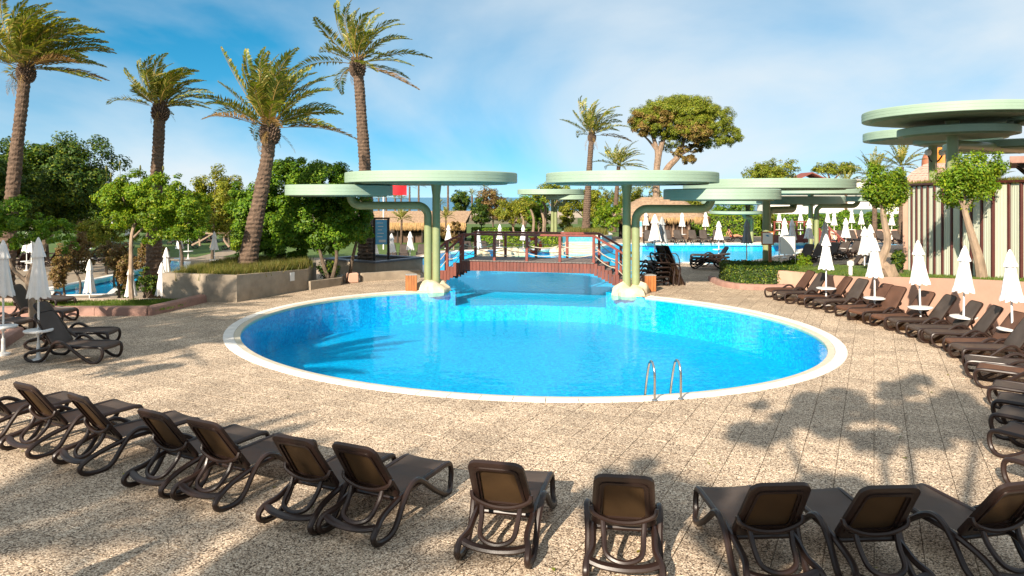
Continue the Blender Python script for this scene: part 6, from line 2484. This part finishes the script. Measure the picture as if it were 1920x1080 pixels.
    for (xa_, za_), (xb_, zb_) in (((x0, ze), (xm, zt)), ((xm, zt), (x1, ze))):
        b.v += [(xa_, Y - .4, za_), (xb_, Y - .4, zb_), (xb_, Y + 4.4, zb_), (xa_, Y + 4.4, za_), (xa_, Y - .4, za_ + .2), (xb_, Y - .4, zb_ + .2), (xb_, Y + 4.4, zb_ + .2), (xa_, Y + 4.4, za_ + .2)]
        n = len(b.v) - 8
        b.f += [(n, n + 1, n + 2, n + 3), (n + 4, n + 5, n + 6, n + 7), (n, n + 1, n + 5, n + 4), (n + 1, n + 2, n + 6, n + 5), (n + 2, n + 3, n + 7, n + 6), (n + 3, n, n + 4, n + 7)]
    b.build('roof', M['redroof'], t)
    # pink tiled roof
    Y = 46
    t = thing('tiled_pavilion', 'pavilion with a pink tiled hipped roof behind the striped wall', 'pavilion', (ax(1696, Y), Y, 0))
    x0, x1 = ax(1696, Y), ax(1800, Y)
    ze, zr = 4.45, 5.88
    yb_ = Y + 6
    b = MB()
    b.box(((x0 + x1) / 2 + .3, Y + 3.4, 2.1), (x1 - x0 - 1.0, 5.2, 4.2))
    b.build('wall', M['pinkwall'], t)
    b = MB()
    b.prism([(x0 - .05, Y - .05), (x1, Y - .05), (x1, yb_), (x0 - .05, yb_)], ze - .14, ze - .02)
    b.build('eave', M['dark'], t)
    rows_ = 9
    rf = None
    b = MB()
    for k in range(rows_):
        f0, f1 = k / rows_, (k + 1) / rows_
        xa_, xb_ = x0 + 1.35 * f0 * f0, x0 + 1.35 * f1 * f1
        ya_, y2 = Y + 2.6 * f0, Y + 2.6 * f1
        za_, zb_ = ze + (zr - ze) * f0, ze + (zr - ze) * f1
        nn_ = 16
        for i in range(nn_):
            u0, u1 = i / nn_, (i + .94) / nn_
            b.quad((xa_ + (x1 - xa_) * u0, ya_ - .03, za_ + .05), (xa_ + (x1 - xa_) * u1, ya_ - .03, za_ + .05 + rg.uniform(-.01, .02)), (xb_ + (x1 - xb_) * u1, y2, zb_ + .0), (xb_ + (x1 - xb_) * u0, y2, zb_ + .0))
        b.quad((xa_, ya_ - .03, za_ - .02), (x1, ya_ - .03, za_ - .02), (x1, ya_ - .03, za_ + .05), (xa_, ya_ - .03, za_ + .05))
        b.quad((xa_, ya_, za_), (xb_, y2, zb_), (xb_, yb_ - 2.6 * f1, zb_), (xa_, yb_ - 2.6 * f0, za_))
        b.quad((xa_ , yb_ - 2.6 * f0, za_), (x1, yb_ - 2.6 * f0, za_), (x1, yb_ - 2.6 * f1, zb_), (xb_, yb_ - 2.6 * f1, zb_))
    o = b.build('roof_tiles', M['rooftile'], t)
    o['kind'] = 'stuff'
    b = MB()
    b.prism([(x0 + .02, Y + .03), (x1, Y + .03), (x1, Y + 3), (x0 + 1.3, Y + 3)], ze - .01, [ze, ze, zr - .1, zr - .1])
    b.build('roof_deck', M['rooftile'], t)
    t.rotation_euler = (0, 0, math.radians(-29))
    # domes
    Y = 60
    t = thing('domed_tower', 'building with an orange dome and a smaller terracotta dome behind the canopies', 'domed building', (ax(1760, Y), Y, 0))
    b = MB()
    b.box((ax(1765, Y), Y + 1.5, 2.9), (3.4, 3.0, 5.8))
    b.build('wall', M['pinkwall'], t)
    for px, yt, yb2, rpx, mt in ((1769, 274, 290, 19, 'dome'), (1744, 284, 306, 12, 'dome2')):
        z0, z1 = az(yb2, Y), az(yt, Y)
        r = rpx * Y / FPX
        b = MB()
        b.lathe([(r, z0 - .8), (r, z0)] + [(r * math.cos(a), z0 + (z1 - z0) * math.sin(a)) for a in np.linspace(0.02, PI / 2 - .03, 8)], 20, (ax(px, Y), Y - .2 - (.6 if mt == 'dome2' else 0), 0))
        b.build('dome', M[mt], t, smooth=True)
    t.rotation_euler = (0, 0, math.radians(-30))
    # eave of the pool house
    YE = 37
    x0 = ax(1893, YE)
    z1, z0 = az(293, YE), az(306, YE)
    t = thing('pool_house', 'pool house with a deep reddish brown flat eave and dark brackets', 'pool house', (x0, YE, 0))
    b = MB()
    b.box((x0 + 5, YE + 4, (z0 + z1) / 2), (10, 8, z1 - z0), 0, .02)
    b.build('eave', M['kerb'], t)
    for yy in (YE + .6, YE + 4, YE + 7.4):
        b = MB()
        b.v += [(x0 + .3, yy - .12, z0), (x0 + 2.2, yy - .12, z0), (x0 + 2.2, yy - .12, z0 - 1.9), (x0 + 1.75, yy - .12, z0 - 1.5), (x0 + .3, yy + .12, z0), (x0 + 2.2, yy + .12, z0), (x0 + 2.2, yy + .12, z0 - 1.9), (x0 + 1.75, yy + .12, z0 - 1.5)]
        b.f += [(0, 1, 2, 3), (7, 6, 5, 4), (0, 3, 7, 4), (3, 2, 6, 7)]
        b.build('bracket', M['dark'], t)
    b = MB()
    b.box((x0 + 6.2, YE + 4, z0 / 2), (8, 7, z0))
    b.build('wall', M['pinkwall'], t)


build_buildings()

bpy.data.objects['pool_house'].rotation_euler = (0, 0, math.radians(-35))

wall_run('garden_wall', 'low pink wall below the hedge bank behind the far white parasols', [(ax(1535, 60), 60), (ax(1625, 60.5), 60.5), (ax(1725, 60), 60)], [.75, .85, .9], .3, M['pinkwall'])
# timber steps and rail among the far parasols
t = thing('timber_steps', 'dark red timber steps with sloping handrails among the far parasols', 'steps', (ax(1560, 46), 46, 0))
for px0, y0, px1, y1, Y in ((1553, 425, 1585, 458, 46), (1536, 428, 1545, 470, 45)):
    a, c = Vector((ax(px0, Y), Y, az(y0, Y))), Vector((ax(px1, Y), Y - .5, az(y1, Y)))
    q = (c - a).to_track_quat('X', 'Z').to_matrix()
    b = MB()
    b.box((a + c) / 2, ((c - a).length, .10, .10), M=q)
    b.build('handrail', M['rail'], t)
    for f in (0.05, .5, .95):
        p = a.lerp(c, f)
        b = MB()
        b.box((p.x, p.y, p.z / 2), (.09, .09, p.z))
        b.build('rail_post', M['rail'], t)
for k in range(4):
    b = MB()
    b.box((ax(1560, 46) + .25 * k, 46.4, .75 - .2 * k), (.3, 1.2, .06))
    b.build('tread', M['rail'], t)
t = thing('timber_deck', 'dark red timber balustrade beside the far parasols and mint posts', 'balustrade', (ax(1470, 56), 56, 0))
for k in range(6):
    b = MB()
    x = ax(1452 + k * 14, 56)
    b.box((x, 56, .85), (.1, .1, 1.7))
    b.build('rail_post', M['rail'], t)
for z in (.35, 1.0, 1.68):
    b = MB()
    b.box((ax(1487, 56), 56, z), (ax(1524, 56) - ax(1450, 56), .08, .09 if z > .5 else .6))
    b.build('handrail', M['rail'], t)


# ------------------------------------------------------------------ a sunbather sitting up beyond the lagoon
def build_person():
    p0 = Vector((ax(1376, 55.5 + 1.2), 57.2, 0))
    place(LP, (p0.x + .3, p0.y, 0), math.radians(-95), 'brown sun lounger carrying the sunbather beyond the lagoon', 'loungers before the thatched bar')
    J = {'pelvis': (0, 0, .45), 'waist': (-.10, 0, .62), 'chest': (-.20, 0, .82), 'neck': (-.25, 0, .98), 'head': (-.26, 0, 1.08), 'crown': (-.25, 0, 1.20),
         'hipL': (.05, .10, .44), 'kneeL': (.45, .12, .58), 'ankL': (.84, .12, .42), 'toeL': (.92, .12, .50), 'hipR': (.05, -.10, .44), 'kneeR': (.47, -.12, .50), 'ankR': (.90, -.12, .41), 'toeR': (.98, -.12, .49),
         'shL': (-.22, .18, .90), 'elL': (-.36, .26, .66), 'haL': (-.30, .26, .42), 'shR': (-.22, -.18, .90), 'elR': (-.34, -.27, .66), 'haR': (-.28, -.27, .42)}
    R_ = {'pelvis': .13, 'waist': .115, 'chest': .14, 'neck': .055, 'head': .09, 'crown': .08, 'hipL': .095, 'kneeL': .06, 'ankL': .038, 'toeL': .03, 'hipR': .095, 'kneeR': .06, 'ankR': .038, 'toeR': .03,
          'shL': .06, 'elL': .042, 'haL': .032, 'shR': .06, 'elR': .042, 'haR': .032}
    E_ = [('pelvis', 'waist'), ('waist', 'chest'), ('chest', 'neck'), ('neck', 'head'), ('head', 'crown'), ('pelvis', 'hipL'), ('hipL', 'kneeL'), ('kneeL', 'ankL'), ('ankL', 'toeL'), ('pelvis', 'hipR'), ('hipR', 'kneeR'), ('kneeR', 'ankR'), ('ankR', 'toeR'),
          ('chest', 'shL'), ('shL', 'elL'), ('elL', 'haL'), ('chest', 'shR'), ('shR', 'elR'), ('elR', 'haR')]
    ks = list(J)
    me = bpy.data.meshes.new('person')
    me.from_pydata([J[k] for k in ks], [(ks.index(a), ks.index(c)) for a, c in E_], [])
    o = bpy.data.objects.new('person', me)
    COL.objects.link(o)
    md = o.modifiers.new('skin', 'SKIN')
    for k, v in zip(ks, me.skin_vertices[0].data):
        v.radius = (R_[k], R_[k])
        v.use_root = (k == 'pelvis')
    sb = o.modifiers.new('sub', 'SUBSURF')
    sb.levels = sb.render_levels = 2
    dg = bpy.context.evaluated_depsgraph_get()
    me2 = bpy.data.meshes.new_from_object(o.evaluated_get(dg))
    o.modifiers.clear()
    o.data = me2
    me2.materials.clear()
    me2.materials.append(M['skin'])
    me2.shade_smooth()
    o.location = (p0.x, p0.y, .02)
    ROOTS[o.name] = (tuple(o.location), 0)
    tag(o, 'person sunbathing upright with legs stretched out on a lounger beyond the lagoon', 'person')
    b = MB()
    b.lathe([(.085, 1.06), (.105, 1.12), (.10, 1.19), (.06, 1.235), (.01, 1.245)], 12, (p0.x - .275, p0.y, .03))
    b.build('hair', M['hair'], o, smooth=True)
    b = MB()
    b.lathe([(.145, .40), (.155, .46), (.135, .54)], 14, (p0.x, p0.y, .02))
    b.build('swim_shorts', M['swim'], o, smooth=True)


build_person()

# ------------------------------------------------------------------ trees beside and behind the viewer, whose shade reaches the deck
palm('date_palm', 'date palm out of view whose fronds shade the near lounger row', [(-12.9, -6.0, 0), (-12.9, -6.0, 4), (-12.7, -5.8, 7.4)], .36, .24, 2.9, 44, 201, 1.0, parts=False, nl=34, width=.026)
palm('date_palm', 'date palm out of view whose fronds shade the middle of the near row', [(-10.3, -8.4, 0), (-10.3, -8.4, 4), (-10.1, -8.2, 7.6)], .36, .24, 2.9, 44, 202, 1.0, parts=False, nl=34, width=.026)
palm('date_palm', 'date palm out of view whose fronds shade the deck by the planter', [(-14.6, 5.6, 0), (-14.5, 5.7, 4), (-14.4, 5.9, 7.0)], .36, .24, 3.2, 26, 203, 1.3, parts=False, nl=34, width=.026)
palm('date_palm', 'date palm out of view shading the loungers by the planting bed', [(-17.6, 6.6, 0), (-17.6, 6.7, 4), (-17.4, 6.9, 6.6)], .36, .24, 3.0, 26, 204, 1.3, parts=False, nl=34, width=.026)
palm('date_palm', 'date palm out of view shading the front of the angular planter', [(-17.6, 10.4, 0), (-17.6, 10.4, 4), (-17.4, 10.6, 6.8)], .36, .24, 3.0, 24, 205, 1.3, parts=False, nl=34, width=.026)
tree('broad_tree', 'broad tree behind the viewer shading the deck beyond the near row', 'tree', (-1.6, -4.2, 0),
     [(-.9, -1.9, 8.2, 1.5, 1.3, .7), (.9, -2.4, 8.4, 1.1, 1.0, .6), (-2.6, -2.2, 8.1, .9, 1.0, .6), (.1, -.6, 8.6, .8, .7, .5), (-1.9, -3.4, 6.6, 1.2, .9, .6), (-3.4, -3.0, 6.7, .8, .7, .5), (-.4, -4.0, 6.3, 1.1, .8, .6), (.9, -3.8, 6.5, .9, .7, .5), (-4.7, -3.3, 7.2, .8, .7, .4), (2.2, -3.2, 7.6, .9, .7, .5)],
     17000, .2, M['leaf_mid'], M['darkbark'], 301, nsub=16, r=.2)
leaf_cloud('crown', [(-2.6, -3.2, 6.6, 1.0, .7, .5), (-1.5, -3.1, 6.6, 1.0, .7, .5)], 9000, .17, M['leaf_mid'], 305, bpy.data.objects[[o.name for o in bpy.data.objects if o.get('label', '').startswith('broad tree behind the viewer')][0]], nsub=14)
tree('broad_tree', 'broad tree beside the viewer shading the parasols by the planting bed', 'tree', (-15.6, 6.4, 0),
     [(-14.3, 6.2, 7.0, 1.2, 1.2, .6), (-15.6, 8.6, 7.0, 1.3, 1.2, .6), (-16.8, 6.6, 7.1, 1.3, 1.3, .6), (-15.4, 5.0, 6.8, 1.2, 1.1, .5), (-13.6, 8.0, 7.0, 1.1, 1.0, .5), (-17.4, 9.0, 6.8, 1.2, 1.2, .6), (-13.2, 4.6, 6.4, .9, .9, .4), (-14.8, 7.4, 7.6, 1.2, 1.2, .5)],
     12000, .2, M['leaf_mid'], M['darkbark'], 302, nsub=18, r=.2)
for k, (x, y, z) in enumerate(((-31, 33, 7.2), (-27, 25.5, 6.8), (-36, 40, 8))):
    tree('broad_tree', 'broad tree beside the lower pool out of view, %s of three shading the terrace' % ordinal(k), 'tree', (x, y, -.95),
         blobs_ball((x, y, z), (3.2, 3.2, 1.7), 9, 400 + k), 9000, .26, M['leaf_mid'], M['darkbark'], 310 + k, nsub=18, r=.22, group='trees beside the lower pool')
place(PW, (-5.75, 3.45, 0), .3, 'closed parasol out of view whose shadow points across the near deck', 'parasols out of view')
rngl = np.random.RandomState(12)
Vl = []
for _ in range(70):
    y = rngl.uniform(6.6, 26)
    x = rngl.uniform(-.7, .62) * y
    if erad(x, y)[0] < 1.06 or x > 10 or (x < -9 and y > 20):
        continue
    a, s_ = rngl.uniform(0, 6.28), rngl.uniform(.02, .045)
    u, w = np.array([math.cos(a), math.sin(a), 0]) * s_, np.array([-math.sin(a), math.cos(a), 0]) * s_ * .45
    c = np.array([x, y, .008])
    Vl += [c - u, c + w + [0, 0, .008], c + u + [0, 0, .004], c - w + [0, 0, .008]]
lv = fast_mesh('fallen_leaves', np.array(Vl), 4, M['leaf_olive'], None, 'stuff')
tag(lv, 'few small yellow green leaves scattered over the pebble deck', 'leaves')
# any template that never got a place of its own
for o_ in (PG, PW, PW2, LP, LF, LB):
    o_['category'] = 'sun lounger' if 'lounger' in o_.name else 'parasol'
for o_ in list(bpy.data.objects):
    if o_.parent is None and o_.name.startswith(('sun_lounger', 'parasol')):
        o_['category'] = 'sun lounger' if o_.name.startswith('sun') else 'parasol'
